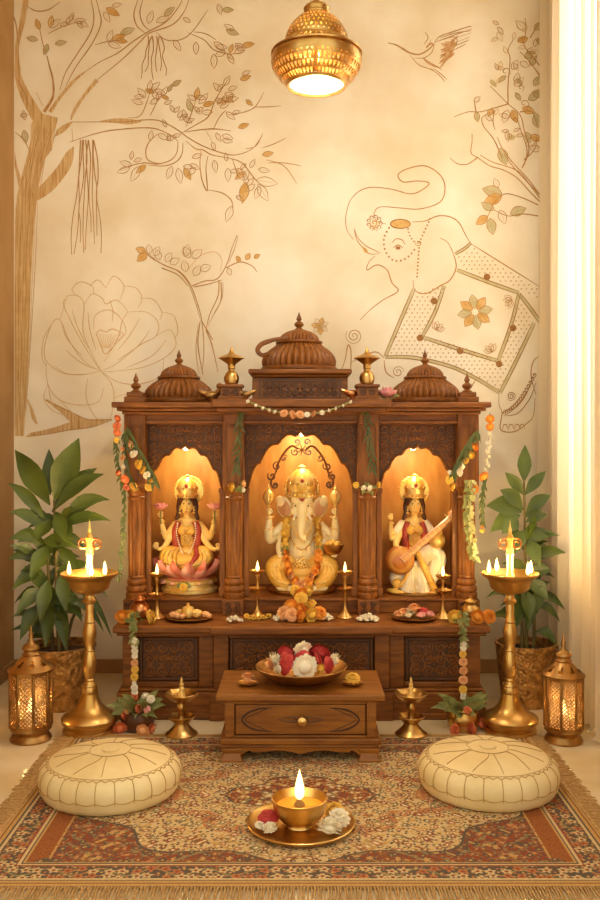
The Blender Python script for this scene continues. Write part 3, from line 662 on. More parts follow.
def dome(x, y, z, R, H, Rw, Hu, ribs, fin):
    pr = [(.97, 0), (1.0, .1), (1.01, .25), (.98, .42), (.90, .6), (.78, .77), (.66, .9), (.60, 1.)]
    d = obj('dome', M().lathe([(R*r, z+H*h) for r, h in pr], (x, y, 0), ribs*6, mod=rib(ribs)), 'woodv', SH, sharp=60)
    obj('dome_ring', M().lathe([(R*1.0, z-.022), (R*1.03, z-.016), (R*1.03, z-.004), (R*.98, z+.002)], (x, y, 0), 48), 'wood', d)
    z1 = z+H
    obj('dome_collar', M().lathe([(Rw*.95, z1-.008), (Rw*1.12, z1), (Rw*1.16, z1+.006), (Rw*1.12, z1+.013), (Rw*.9, z1+.016)], (x, y, 0), 48), 'wood', d)
    pr = [(.98, 0), (1., .12), (.95, .35), (.82, .6), (.6, .82), (.38, .95), (.3, 1.)]
    obj('upper_dome', M().lathe([(Rw*r, z1+.012+Hu*h) for r, h in pr], (x, y, 0), ribs*6, mod=rib(ribs)), 'woodv', d, sharp=60)
    finial(z1+.012+Hu-.004, x, y, fin, d); return d
dm = dome(XX(299, 4.62), 4.62, 1.648, .188, .118, .104, .06, 34, .0165)
# curling bracket springing from the side of the middle dome
xb = XX(268, 4.5)
obj('curled_bracket', M().tube([(xb+.10, 4.5, 1.786), (xb+.03, 4.5, 1.776), (xb-.03, 4.5, 1.755), (xb-.052, 4.5, 1.725), (xb-.03, 4.5, 1.70), (xb+.005, 4.52, 1.71)], [.008, .012, .012, .009], n=8, flat=.8), 'wood', dm)
for px in (179, 425): dome(XX(px, 4.62), 4.62, 1.49, .172, .098, .094, .058, 34, .0145)
for px in (136, 467):
    x = XX(px, 4.42)
    bk = obj('corner_block', M().box(x-.05, x+.05, 4.375, 4.47, 1.462, 1.49).box(x-.04, x+.04, 4.385, 4.46, 1.49, 1.512), 'wood', SH, bevel=.004)
    finial(1.51, x, 4.42, .0168, bk)
for px in (231.5, 367):
    x = XX(px, 4.42)
    bk = obj('finial_block', M().box(x-.062, x+.062, 4.36, 4.48, 1.476, 1.492).box(x-.05, x+.05, 4.372, 4.468, 1.492, 1.535).box(x-.058, x+.058, 4.364, 4.476, 1.535, 1.549), 'wood', SH, bevel=.003)
    obj('carving', scrollwork(M(), x-.044, x+.044, 1.496, 1.531, 4.371, .03, .003, seed=int(px)), 'woodd', bk)
# ---------------------------------------------------------------- flowers and leaves (shared meshes)
FM = {}
def flower_mesh(kind):
    if kind in FM: return FM[kind]
    m, rings, shape = {
        'marigold': ('marigold', 6, 'r'), 'yellow': ('yellow', 6, 'r'), 'peach': ('peach', 5, 'r'), 'coral': ('coral', 5, 'r'), 'pale': ('white', 5, 'r'),
        'mum': ('white', 6, 'p'), 'rose': ('red', 5, 'c'), 'pink': ('pink', 5, 'c'), 'cream': ('white', 3, 's')}[kind]
    b = M(); r = random.Random(len(kind)*7); b.ell((0, 0, 0), (.62, .62, .5), 10, 6)
    for i in range(rings):
        ph = math.radians((8, 26, 45, 65, 86, 106)[i]); cnt = (3, 7, 11, 14, 15, 14)[i]
        if shape == 's': ph = math.radians((25, 55, 85)[i]); cnt = (5, 6, 7)[i]
        for j in range(cnt):
            a = 2*PI*j/cnt+i*.5+r.uniform(-.12, .12); p2 = ph+r.uniform(-.1, .1)
            d = Vector((math.sin(p2)*math.cos(a), math.sin(p2)*math.sin(a), math.cos(p2)*.78)); tg = Vector((-math.sin(a), math.cos(a), 0)); nn = tg.cross(d).normalized()
            L = 1.+r.uniform(-.06, .08); wd = {'r': .26, 'p': .25, 'c': .42, 's': .34}[shape]
            lift = nn*({'r': .1, 'p': .02, 'c': .2, 's': .05}[shape])
            p0 = d*.42; p1 = d*(.8*L); p3 = d*L
            v = [p0-tg*wd*.4, p0+tg*wd*.4, p1+tg*wd-lift, p1-lift*1.4, p1-tg*wd-lift, p3+tg*wd*(.75 if shape != 'p' else .5), p3+d*.06+lift*.4, p3-tg*wd*(.75 if shape != 'p' else .5)]
            b.add(v, [(0, 1, 2, 3), (0, 3, 4), (3, 2, 5, 6), (3, 6, 7, 4)])
    o = obj('flower_proto', b, m, None, recalc=False, sharp=70)
    FM[kind] = o.data; o.data.name = kind; bpy.data.objects.remove(o); return FM[kind]
def flower(name, kind, loc, r, parent=None, tilt=(0, 0, 0)):
    return share(name, flower_mesh(kind), loc, r, tilt, parent)
rf = random.Random(11)
def face(): return (math.radians(70)+rf.uniform(-.3, .3), rf.uniform(-.3, .3), rf.uniform(0, 6))      # blossom turned to the room
def up(): return (rf.uniform(-.25, .35), rf.uniform(-.25, .25), rf.uniform(0, 6))
def leafstrand(b, pts, L, wd, n, spread=1., droop=.5, y_jit=.012, seed=1, mi=0):
    r = random.Random(seed); Q = catmull(pts, 8); m = len(Q)
    for i in range(n):
        p = Q[min(m-1, int(i/n*m))]; t = Q[min(m-1, int(i/n*m)+1)]-p if int(i/n*m)+1 < m else Q[-1]-Q[-2]
        a = (1 if i % 2 else -1)*r.uniform(.35, 1.0)*spread
        d = Vector((math.sin(a), -r.uniform(.1, .5), -math.cos(a)*droop-.25+r.uniform(-.1, .1))).normalized()
        if t.length > 0: d = (d+t.normalized()*.6).normalized()
        q = p+Vector((r.uniform(-1, 1)*.004, -r.uniform(0, y_jit), 0))
        b.leaf(q, q+d*L*r.uniform(.8, 1.2), wd, bend=.05, mi=mi, side=d.cross(Vector((r.uniform(-.4, .4), -1, .2))))
    b.tube(pts, .0035, n=5, mi=mi); return b
FLN = {'marigold': 'marigold', 'yellow': 'marigold', 'peach': 'blossom', 'coral': 'blossom', 'pale': 'blossom', 'mum': 'blossom', 'rose': 'rose', 'pink': 'blossom', 'cream': 'jasmine_blossom'}
def garland(name, label, cat, loc, fl, D, strands=(), group=None, strand_m='leafd', cord=None):
    """fl: (px, py, radius in px, kind); hung in the plane at depth D"""
    t = thing(name, label, cat, loc, group); s = D/F
    for st in strands: obj('leaf_strand', st, strand_m, t, recalc=False, sharp=80)
    if cord: obj('cord', M().tube([P(x, y, D) for x, y in cord], .002, n=5), 'stem', t)
    for x, y, r, k in fl: flower(FLN[k], k, P(x, y, D-r*s*.4), r*s, t, face())
    return t

# swag of blossoms under the middle dome
D = 4.285
sw = thing('blossom_swag', 'thin swag of peach blossoms strung across the cornice under the middle dome', 'garland', P(300, 408, D))
def swy(x): u = (x-300)/52.; return 414.5-13.5*u*u
obj('cord', M().tube([P(x, swy(x), D) for x in range(248, 353, 8)], .004, n=6), 'leafg', sw)
for x, r, k in ((248, 2.2, 'pale'), (256, 1.7, 'pale'), (263, 2, 'pale'), (269, 2.4, 'pale'), (275, 2.6, 'pale'), (284, 4.2, 'peach'), (292, 4.2, 'peach'), (300, 4.4, 'peach'), (307, 3., 'pale'), (314, 3.2, 'peach'), (322, 2.6, 'pale'), (329, 2.6, 'pale'), (336, 2, 'pale'), (343, 1.8, 'pale'), (351, 2.2, 'pale')):
    flower('blossom', k, P(x, swy(x)+.5, D-.006), r*D/F, sw, face())
# corner garlands
def lsp(pts, D): return [P(x, y, D) for x, y in pts]
D = 4.32
garland('corner_garland', 'outer orange blossom strand with long green tail on the cornice end by the tree mural', 'garland', P(118, 414, D),
        [(117, 419, 4, 'coral'), (117, 426, 4, 'coral'), (117, 433, 4, 'coral'), (116.5, 440, 3, 'yellow'), (122, 449, 3, 'peach'), (123, 458, 3, 'peach'), (123, 467, 2.8, 'pale'), (119, 473, 4, 'coral'), (124, 480, 5, 'coral'), (126, 488, 3.5, 'coral')], D,
        [leafstrand(M(), lsp([(116, 438), (117, 455), (120, 475), (124, 490), (124, 520), (122, 550), (119, 578)], D), .034, .013, 60, .8, seed=3)])
D = 4.37
garland('post_garland', 'leafy green swag with peach and yellow blossoms on the corner post by the pink-lotus niche', 'garland', P(127, 428, D),
        [(130, 445, 4.2, 'peach'), (134, 454, 4.5, 'pale'), (139, 464, 5, 'yellow'), (143, 470, 4.3, 'yellow'), (147, 475, 4, 'pale'), (152, 481, 4, 'yellow'), (149, 487, 4.2, 'yellow'), (133, 487, 5, 'yellow')], D,
        [leafstrand(M(), lsp([(127, 428), (133, 440), (142, 455), (150, 470), (154, 480)], D), .062, .016, 46, .7, seed=5), leafstrand(M(), lsp([(126, 432), (126, 450), (128, 470), (133, 482)], D), .05, .014, 20, .7, seed=6)])
D = 4.32
garland('corner_garland', 'outer string of white buds and orange marigolds hanging from the cornice end nearer the curtain', 'garland', P(490, 412, D),
        [(490, 419, 4.3, 'marigold'), (490, 427, 4, 'marigold')]+[(490-.45*i+(.8 if i % 2 else -.8), 434+i*4.4, 3., 'pale') for i in range(9)]+[(484, 477, 5, 'marigold'), (482, 526, 2.6, 'marigold'), (482, 531, 2.2, 'yellow')], D,
        [leafstrand(M(), lsp([(485, 476), (483, 490), (482, 505), (482, 522)], D), .036, .013, 26, .7, seed=8)], cord=[(490, 413), (489, 440), (486, 470)])
D = 4.37
garland('post_garland', 'leafy swag with orange, cream and yellow blossoms on the corner post by the veena niche', 'garland', P(478, 432, D),
        [(474, 447, 4.5, 'marigold'), (471, 455, 4, 'yellow'), (463, 466, 4.2, 'pale'), (459, 472, 4.6, 'pale'), (466, 461, 3.5, 'yellow'), (450, 480, 4.5, 'yellow'), (453, 487, 4.5, 'yellow'), (450, 473, 3, 'pale'), (474, 489, 5, 'marigold')], D,
        [leafstrand(M(), lsp([(478, 430), (470, 442), (460, 458), (453, 472)], D), .06, .016, 44, .7, seed=9)])
st = M(); Q = lsp([(468, 480), (466, 505), (467, 530), (472, 558)], D)
leafstrand(st, Q, .026, .02, 40, 1.5, y_jit=.03, seed=12); st2 = M(); leafstrand(st2, [q+Vector((.018, -.012, 0)) for q in Q], .025, .02, 40, 1.5, y_jit=.03, seed=13)
lg = garland('leaf_garland', 'thick plain pale green leaf garland hanging down the column beside the veena niche', 'garland', P(468, 480, D), [], D, [st], strand_m='leafg')
obj('leaf_strand', st2, 'leafp', lg, recalc=False, sharp=80)
# sprays hung from the inner posts and posies on their capitals
for px, ex, lab in ((241, 236, 'green leaf spray hanging from the post between the pink-lotus and middle niches'), (365, 372, 'green leaf spray hanging from the post between the middle and veena niches')):
    D = 4.37
    b = leafstrand(M(), lsp([(px, 404), (px+(ex-px)*.3, 425), (px+(ex-px)*.7, 448), (ex, 470)], D), .05, .0125, 26, 1.15, droop=.7, y_jit=.03, seed=px)
    sp = thing('leaf_spray', lab, 'leaf spray', P(px, 404, D)); obj('leaf_strand', b, 'leafd', sp, recalc=False, sharp=80)
def posy(fl, c, D, label):
    t = thing('posy', label, 'posy', P(c[0], c[1], D)); b = M(); r = random.Random(int(c[0]))
    for i in range(12):
        p = P(c[0]+r.uniform(-7, 7), c[1]+r.uniform(-3, 3), D); d = Vector((r.uniform(-1, 1), -.6, r.uniform(-.6, .5))).normalized(); b.leaf(p, p+d*.035, .017, mi=0)
    obj('leaves', b, 'leafg', t, recalc=False, sharp=80)
    for x, y, rr, k in fl: flower(FLN[k], k, P(x, y, D-.015), rr*D/F, t, face())
posy([(232, 487, 5.2, 'yellow'), (244, 484, 3.4, 'peach'), (243, 490, 2.6, 'pale')], (236, 487), 4.41, 'small posy with one large yellow flower on the capital beside the pink-lotus niche')
posy([(356, 485, 3.2, 'yellow'), (364, 488, 2.8, 'pale'), (370, 488, 3, 'pale'), (379, 485, 3.2, 'yellow')], (367, 488), 4.41, 'small green and cream posy on the capital beside the veena niche')
# brass ornaments along the roof
for px, lab in ((231.5, 'brass urn finial on the roof block beside the dome nearer the tree mural'), (367, 'brass urn finial on the roof block beside the pink lotus ornament')):
    c = P(px, 436, 4.42); c.z = 1.549
    t = thing('urn_finial', lab, 'finial', c)
    obj('urn', M().lathe([(.022, 0), (.03, .004), (.036, .022), (.037, .036), (.03, .055), (.016, .068), (.015, .076), (.02, .08), (.018, .088)], c, 28), 'brass', t)
    star = lambda a, i: 1+.16*math.cos(4*a)*(1 if i in (2, 3, 4) else 0)
    obj('flared_cup', M().lathe([(.017, .086), (.02, .1), (.045, .122), (.056, .128), (.05, .134), (.026, .145), (.012, .155), (.008, .168), (.002, .184), (0, .185)], c, 48, mod=star), 'brass', t)
def bird(px, py, D, z, label, s=1., turn=1, m='brassd'):
    c = Vector((XX(px, D), D, z)); t = thing('bird_ornament', label, 'ornament', c)
    b = M(); q = lambda x, h, dy=0: c+Vector((turn*x*s, dy*s, h*s))
    b.ell(q(0, .03), (.034*s, .024*s, .024*s)); b.tube([q(.02, .04), q(.035, .06), q(.032, .072)], [.016*s, .012*s, .012*s], n=8); b.ell(q(.034, .075), .015*s, 10, 8)
    b.tube([q(.045, .075), q(.066, .071)], [.006*s, .001], n=6, k=1); b.tube([q(-.02, .035), q(-.05, .048), q(-.066, .058)], [.016*s, .012*s, .004], n=8)
    b.lathe([(.024*s, 0), (.026*s, .004), (.012*s, .012), (.012*s, .02)], c, 16)
    o = obj('body', b, m, t); obj('wing', M().ell(q(-.008, .034, -.02), (.026*s, .008*s, .014*s), 12, 8), m, t)
bird(212, 384, 4.46, 1.462, 'small brass bird ornament between the tree-side dome and its neighbouring urn finial', 1.1, 1)
bird(245, 384, 4.42, 1.476, 'small dark brass bird ornament between the carved roof box and the tree-side urn finial', .8, -1)
bird(353, 384, 4.42, 1.476, 'small dark bird ornament between the carved roof box and the urn finial near the lotus', .9, 1, 'copper')
c = Vector((XX(387, 4.44), 4.44, 1.462)); t = thing('lotus_ornament', 'pink lotus ornament on the roof between urn finial and the veena-side dome', 'ornament', c)
obj('stand', M().lathe([(.03, 0), (.03, .006), (.012, .014), (.012, .026), (.02, .03)], c, 16), 'brassd', t)
def lotus_petals(b, c, r, h, n, open_, mi=0, wd=.6):
    for i in range(n):
        a = 2*PI*i/n; d = Vector((math.cos(a), math.sin(a), 0)); v = []; f = []
        K = 7
        for k in range(K):
            u = k/(K-1); rad = r*(.25+open_*math.sin(u*PI*.55)); zz = h*(u**1.25); wq = r*wd*(.35, .72, .95, 1., .86, .5, .02)[k]
            tg = Vector((-d.y, d.x, 0)); p = c+d*rad+Vector((0, 0, zz))
            for s in (-1, -.5, 0, .5, 1): v.append(p+tg*wq*s-d*(abs(s)**2*-.0)+d*(.16*r*(abs(s)**2)*-1)+Vector((0, 0, h*.03*abs(s))))
        for k in range(K-1):
            for j in range(4): f.append((k*5+j, k*5+j+1, k*5+j+6, k*5+j+5))
        b.add(v, f, mi)
    return b
b = M(); lotus_petals(b, c+Vector((0, 0, .026)), .03, .05, 7, .55); lotus_petals(b, c+Vector((0, 0, .024)), .042, .038, 8, .9)
pt = obj('petals', b, 'pink', t, recalc=False, sharp=70)
b = M()
for a in (.3, 2.9, 3.6, 5.8): p = c+Vector((0, 0, .02)); b.leaf(p, p+Vector((math.cos(a)*.07, math.sin(a)*.04, .012)), .03, bend=.15)
obj('leaves', b, 'leafg', t, recalc=False)
# ---------------------------------------------------------------- the three seated statues
SY = 4.665; SS = SY/F
def q(px, py, d=0): return Vector((XX(px, SY), SY-d*SS, ZZ(py, SY)))
def R(*r): return tuple(v*SS for v in r)
def T(b, pts, rad, k=5, n=10, **kw): return b.tube([q(*p) for p in pts], [r*SS for r in rad] if isinstance(rad, (list, tuple)) else rad*SS, n=n, k=k, **kw)
def E(b, px, py, d, r, rot=None, n=18, m=12): return b.ell(q(px, py, d), R(*r) if isinstance(r, (list, tuple)) else r*SS, n, m, rot=rot)
def hand(b, px, py, d, side=1, curl=.5, spread=1., ang=0.):
    """palm, four unequal bent fingers and a thumb from the palm's side; fingers point up, turned by ang degrees"""
    ca, sa = math.cos(math.radians(ang)), math.sin(math.radians(ang))
    def o(x, h, dd): return (px+x*ca+h*sa, py-h*ca+x*sa, d+dd)
    E(b, *o(0, 0, 0), (2.3, 1.3, 2.6))
    for i, L in enumerate((3.4, 4.1, 3.9, 3.)):
        x = (-1.8+1.2*i)*side*spread
        T(b, [o(x*.85, 1.2, .2), o(x, 1.8+L*.45, .5+curl*.6), o(x*1.02, 2.+L*(.8-.25*curl), .6+curl*2.0)], [.78, .72, .6], k=3, n=8)
    T(b, [o(-1.6*side, -.8, .3), o(-3.0*side, .8, .9), o(-2.8*side, 2.4, 1.4+curl)], [.9, .8, .66], k=3, n=8)
def necklace(parent, name, pts, r, m='gold', beads=True):
    b = M(); T(b, pts, r*.6, n=6)
    if beads:
        Q = catmull([q(*p) for p in pts], 6)
        for p in Q[::2]: b.ell(p, r*SS, 8, 6)
    return obj(name, b, m, parent)
def crown(parent, px, py, d, w_, h, m='gold'):
    c = q(px, py, d); s = SS
    pr = [(.86, 0), (1., .06), (1.02, .14), (.92, .18), (.95, .24), (1.03, .34), (1.0, .48), (.84, .64), (.6, .76), (.34, .85), (.22, .89), (.3, .925), (.16, .96), (.04, 1.), (0, 1.002)]
    cr = obj('crown', M().lathe([(r*w_*s, z*h*s) for r, z in pr], c, 40, mod=lambda a, i: (1+.03*math.cos(12*a)) if 4 < i < 10 else 1), m, parent)
    g_ = M()
    for k in range(11):
        a = PI+PI*(k+.0)/10; rr = w_*1.04*s
        g_.ell(c+Vector((rr*math.cos(a), rr*math.sin(a), h*.1*s)), .9*s, 8, 6)
        if k % 2 == 0: g_.ell(c+Vector((rr*.98*math.cos(a), rr*.98*math.sin(a), h*.42*s)), 1.2*s, 8, 6)
    obj('crown_gem', M().ell(c+Vector((0, -w_*1.0*s, h*.52*s)), (1.7*s, 1.2*s, 2.2*s), 10, 8), 'redcloth', cr)
    obj('crown_trim', g_, 'redcloth' if m == 'x' else 'brass', cr); return cr
def halo(parent, px, py, d, r):
    c = q(px, py, d); b = M(); n = 56; v = []; f = []; pr = [(0, 0), (.8, 0), (.86, -.05), (.94, -.05), (1, 0), (1, .06), (0, .06)]
    for rr, y in pr:
        for j in range(n):
            a = 2*PI*j/n; k = rr*(1+(.03*math.cos(28*a) if rr > .9 else 0)); v.append(c+Vector((k*r*SS*math.cos(a), y*r*SS, k*r*SS*math.sin(a))))
    for i in range(len(pr)-1):
        for j in range(n): f.append((i*n+j, i*n+(j+1) % n, (i+1)*n+(j+1) % n, (i+1)*n+j))
    return obj('halo', b.add(v, f), 'gold', parent)
from mathutils.bvhtree import BVHTree
def front(o):
    b0 = wl(o); tr = BVHTree.FromPolygons([v.co+b0 for v in o.data.vertices], [p.vertices[:] for p in o.data.polygons])
    def d(px, py, dflt):
        h = tr.ray_cast(q(px, py, 90), Vector((0, 1, 0)))[0]
        return (SY-h.y)/SS if h else dflt
    return d
def onto(b, fr, pts, r):
    Q = catmull([(p[0], p[1], 0) for p in pts], 6); T(b, [(p.x, p.y, fr(p.x, p.y, 12)) for p in Q], r, k=1, n=6)
def eyes(parent, x, y, d, gap, w_=1.2, fr=None):
    if fr: d = min(fr(x+gap, y, d), fr(x-gap, y, d))
    for s in (-1, 1):
        e = obj('eye', M().ell(q(x+s*gap, y, d), R(w_*1.35, .5, w_*.62), 12, 8), 'ivory', parent)
        obj('pupil', M().ell(q(x+s*gap, y+.05, d+.35), R(w_*.55, .35, w_*.52), 10, 6), 'eye', e)
        b = M(); T(b, [(x+s*(gap-w_*1.2), y-w_*1.0, d+.15), (x+s*gap, y-w_*1.75, d+.25), (x+s*(gap+w_*1.5), y-w_*1.1, d-.4)], [.22, .34, .18], k=4, n=6)
        obj('eyebrow', b, 'eye', parent)

# --- elephant-headed figure in the middle niche
G = thing('elephant_headed_statue', 'seated cream elephant-headed statue with gold crown in the tall middle niche', 'statue', q(302, 591)+Vector((0, 0, 0)))
G.location.z = .508; WL[G.name].z = .508
obj('plinth', M().lathe([(.165, .508), (.168, .512), (.168, .522), (.155, .528)], (q(302, 0).x, SY-.01, 0), 40), 'brassd', G)
b = M()
E(b, 302, 549, 3, (16, 13, 17)); E(b, 302, 531, 1, (14, 9.5, 12)); T(b, [(285, 525, 0), (302, 522, 0), (319, 525, 0)], [5.5, 7, 5.5])
E(b, 302, 504, 7, (11, 10.5, 13.5)); E(b, 297, 498, 12, (6, 5.5, 7)); E(b, 307, 498, 12, (6, 5.5, 7)); E(b, 295, 510, 12, (4.5, 4.5, 5)); E(b, 309, 510, 12, (4.5, 4.5, 5))
T(b, [(302, 501, 12.5), (302, 513, 17.5), (301.4, 523, 19), (301.2, 531, 18.5), (303, 536, 19), (306.5, 535.5, 20)], [5.2, 5.0, 4.3, 3.6, 3., 2.5], n=12)
for s in (-1, 1):
    rot = Matrix.Rotation(math.radians(s*16), 3, 'Y') @ Matrix.Rotation(math.radians(s*22), 3, 'Z')
    E(b, 302+s*17.5, 507, 3.5, (8.5, 1.7, 11.5), rot); E(b, 302+s*21.5, 501, 4.5, (5, 1.5, 6), rot)
    T(b, [(302+s*17, 525, 0), (302+s*26, 533, 2), (302+s*31.5, 539, 5), (302+s*33, 530, 8), (302+s*32.5, 520, 10), (302+s*32.5, 515, 10.5)], [5.5, 5.2, 4.8, 4.2, 3.1, 2.4], n=12)
    hand(b, 302+s*32.5, 511.5, 11.5, side=s, curl=.9)
    E(b, 302+s*17, 584, 21, (9, 5.5, 4)); E(b, 302+s*9.5, 586, 23, (4, 4, 3.2))
    for k in range(5): E(b, 302+s*(10-k*1.7), 586.2+.2*k, 25.5-k*.5, (1.2, 1.6, 1.3-.1*k))
T(b, [(318, 533, 3), (325, 543, 10), (331, 551, 15)], [4.8, 4.2, 3]); hand(b, 332.5, 552.5, 17, side=-1, curl=1., ang=62)
T(b, [(286, 533, 3), (280, 545, 9), (281, 554, 15)], [4.8, 4.2, 3]); hand(b, 281, 557, 18, side=1, curl=.2)
body = blob('body', b, 'ivory', G, .0027, 5)
b = M()
for s in (-1, 1):
    T(b, [(302+s*7, 567, 5), (302+s*20, 563, 12), (302+s*27, 566, 15), (302+s*22, 577, 19), (302+s*13, 583, 21)], [10, 11.5, 9.5, 8, 6], n=14)
E(b, 302, 571, 10, (17, 13, 9)); E(b, 302, 580, 18, (12, 8, 7))
for s in (-1, 1):
    rot = Matrix.Rotation(math.radians(s*16), 3, 'Y') @ Matrix.Rotation(math.radians(s*22), 3, 'Z')
    e_ = M(); E(e_, 302+s*18, 507.5, 5.2, (6.2, .8, 8.6), rot); obj('inner_ear', e_, 'peachwood', G)
dh = blob('dhoti', b, 'yelcloth', G, .003, 4); fd = front(dh)
b = M()
for s in (-1, 1):
    for k in range(5): onto(b, fd, [(302+s*(11+k*4.), 554.5+k*1.2), (302+s*(14.5+k*4.), 563+k*1.2), (302+s*(11.5+k*3.4), 574+k*.6)], .6)
onto(b, fd, [(278, 577), (290, 580), (302, 578), (314, 580), (326, 577)], .8)
obj('cloth_folds', b, 'gold', dh)
crown(G, 302, 497, 6, 14.5, 33); halo(G, 302, 489, -3, 18)
fr = front(body); eyes(G, 301.8, 504.5, 17.2, 6.2, 1.75, fr)
b = M(); T(b, [(299.3, 496.5, 17.6), (302, 499.5, 18.4), (304.7, 496.5, 17.6)], [.5, .8, .5]); T(b, [(302, 493, 17), (302, 499, 18.2)], [.5, .8]); obj('forehead_mark', b, 'redcloth', G)
for s in (-1, 1):
    b = M(); T(b, [(302+s*5.5, 513, 15), (302+s*8.5, 517, 19), (302+s*9.5, 518 if s > 0 else 516.5, 22)], [1.6, 1.3, .4]); obj('tusk', b, 'whitecloth', G)
    em = M(); c = q(302+s*33, 512, 14)
    em.lathe([(.7*SS, -5*SS), (.8*SS, 6*SS), (2*SS, 7*SS), (1.2*SS, 8*SS), (4*SS, 11*SS), (5.4*SS, 15*SS), (5.2*SS, 18*SS), (3.6*SS, 21*SS), (1.5*SS, 23*SS), (2*SS, 24*SS), (.6*SS, 26*SS), (.1*SS, 29*SS)], c, 20, mod=lambda a, i: 1+.08*math.cos(8*a) if 3 < i < 8 else 1)
    obj('held_bud', em, 'gold', G)
    for (x, y, d, r) in ((31.6, 517, 10.3, 3.4), (32.9, 528, 8.6, 4.4), (28, 535, 3.2, 5.6)):
        bb = M()
        for k in range(14): a = 2*PI*k/14; bb.ell(q(302+s*x+r*math.cos(a), y+1.2*math.cos(a)*s, d+r*math.sin(a)), .8*SS, 6, 5)
        obj('bracelet', bb, 'gold', G)
necklace(G, 'necklace', [(291, 519, 7), (294, 530, 12.6), (302, 537.5, 14.5), (310, 530, 12.6), (313, 519, 7)], 1.1)
necklace(G, 'necklace', [(289, 521, 6), (291.5, 538, 13.4), (302, 548, 17.5), (312.5, 538, 13.4), (315, 521, 6)], .9, 'brass')
b = M()
for k in range(26):
    a = k*2.4; rr = math.sqrt(k/26)*8.5; b.ell(q(302+rr*math.cos(a), 562+rr*.8*math.sin(a), 21-rr*.25), R(1.4, 1.1, 1.4), 7, 5)
obj('jewelled_belt', b, 'gold', G)
c = q(332.5, 551, 20)
bw = obj('sweet_bowl', M().lathe([(3*SS, -1*SS), (6*SS, .4*SS), (9*SS, 4*SS), (10.4*SS, 8*SS), (10.8*SS, 9*SS), (10*SS, 8.6*SS), (8*SS, 5*SS)], c, 30), 'brass', G)
b = M()
for k in range(13):
    a = k*2.4; rr = 7.2*math.sqrt(k/13); b.ell(c+Vector((rr*SS*math.cos(a), rr*SS*math.sin(a), (9.4+2.6*(1-rr/7.2))*SS)), R(2.2, 2.2, 2.2), 8, 6)
obj('sweets', b, 'yelcloth', bw)
# marigold garland round its shoulders
mg = thing('marigold_garland', 'thick orange marigold garland hanging round the neck of the elephant-headed statue', 'garland', q(302, 580, 24))
for s in (-1, 1):
    for k, (x, y, d) in enumerate(((15, 520, 7), (16, 526, 9.5), (16.6, 532, 11.5), (16.8, 538, 13.5), (16.8, 544, 16), (16.4, 550, 18.5), (15.6, 556, 21), (14.4, 562, 23.5), (12.5, 567.5, 25), (10, 572.5, 26), (6.6, 577, 27), (3, 580, 27.5))):
        flower('marigold', 'yellow' if k < 5 else ('marigold' if k < 8 else 'peach' if k % 2 else 'marigold'), q(302+s*x, y, d), 4.5*SS, mg, face())
    lf = M(); p = q(302+s*17, 547, 19)
    for k in range(7): a = k*.9; lf.leaf(p, p+Vector((math.cos(a), -.4, math.sin(a)))*5*SS, 3*SS)
    obj('leaves', lf, 'leafg', mg, recalc=False)

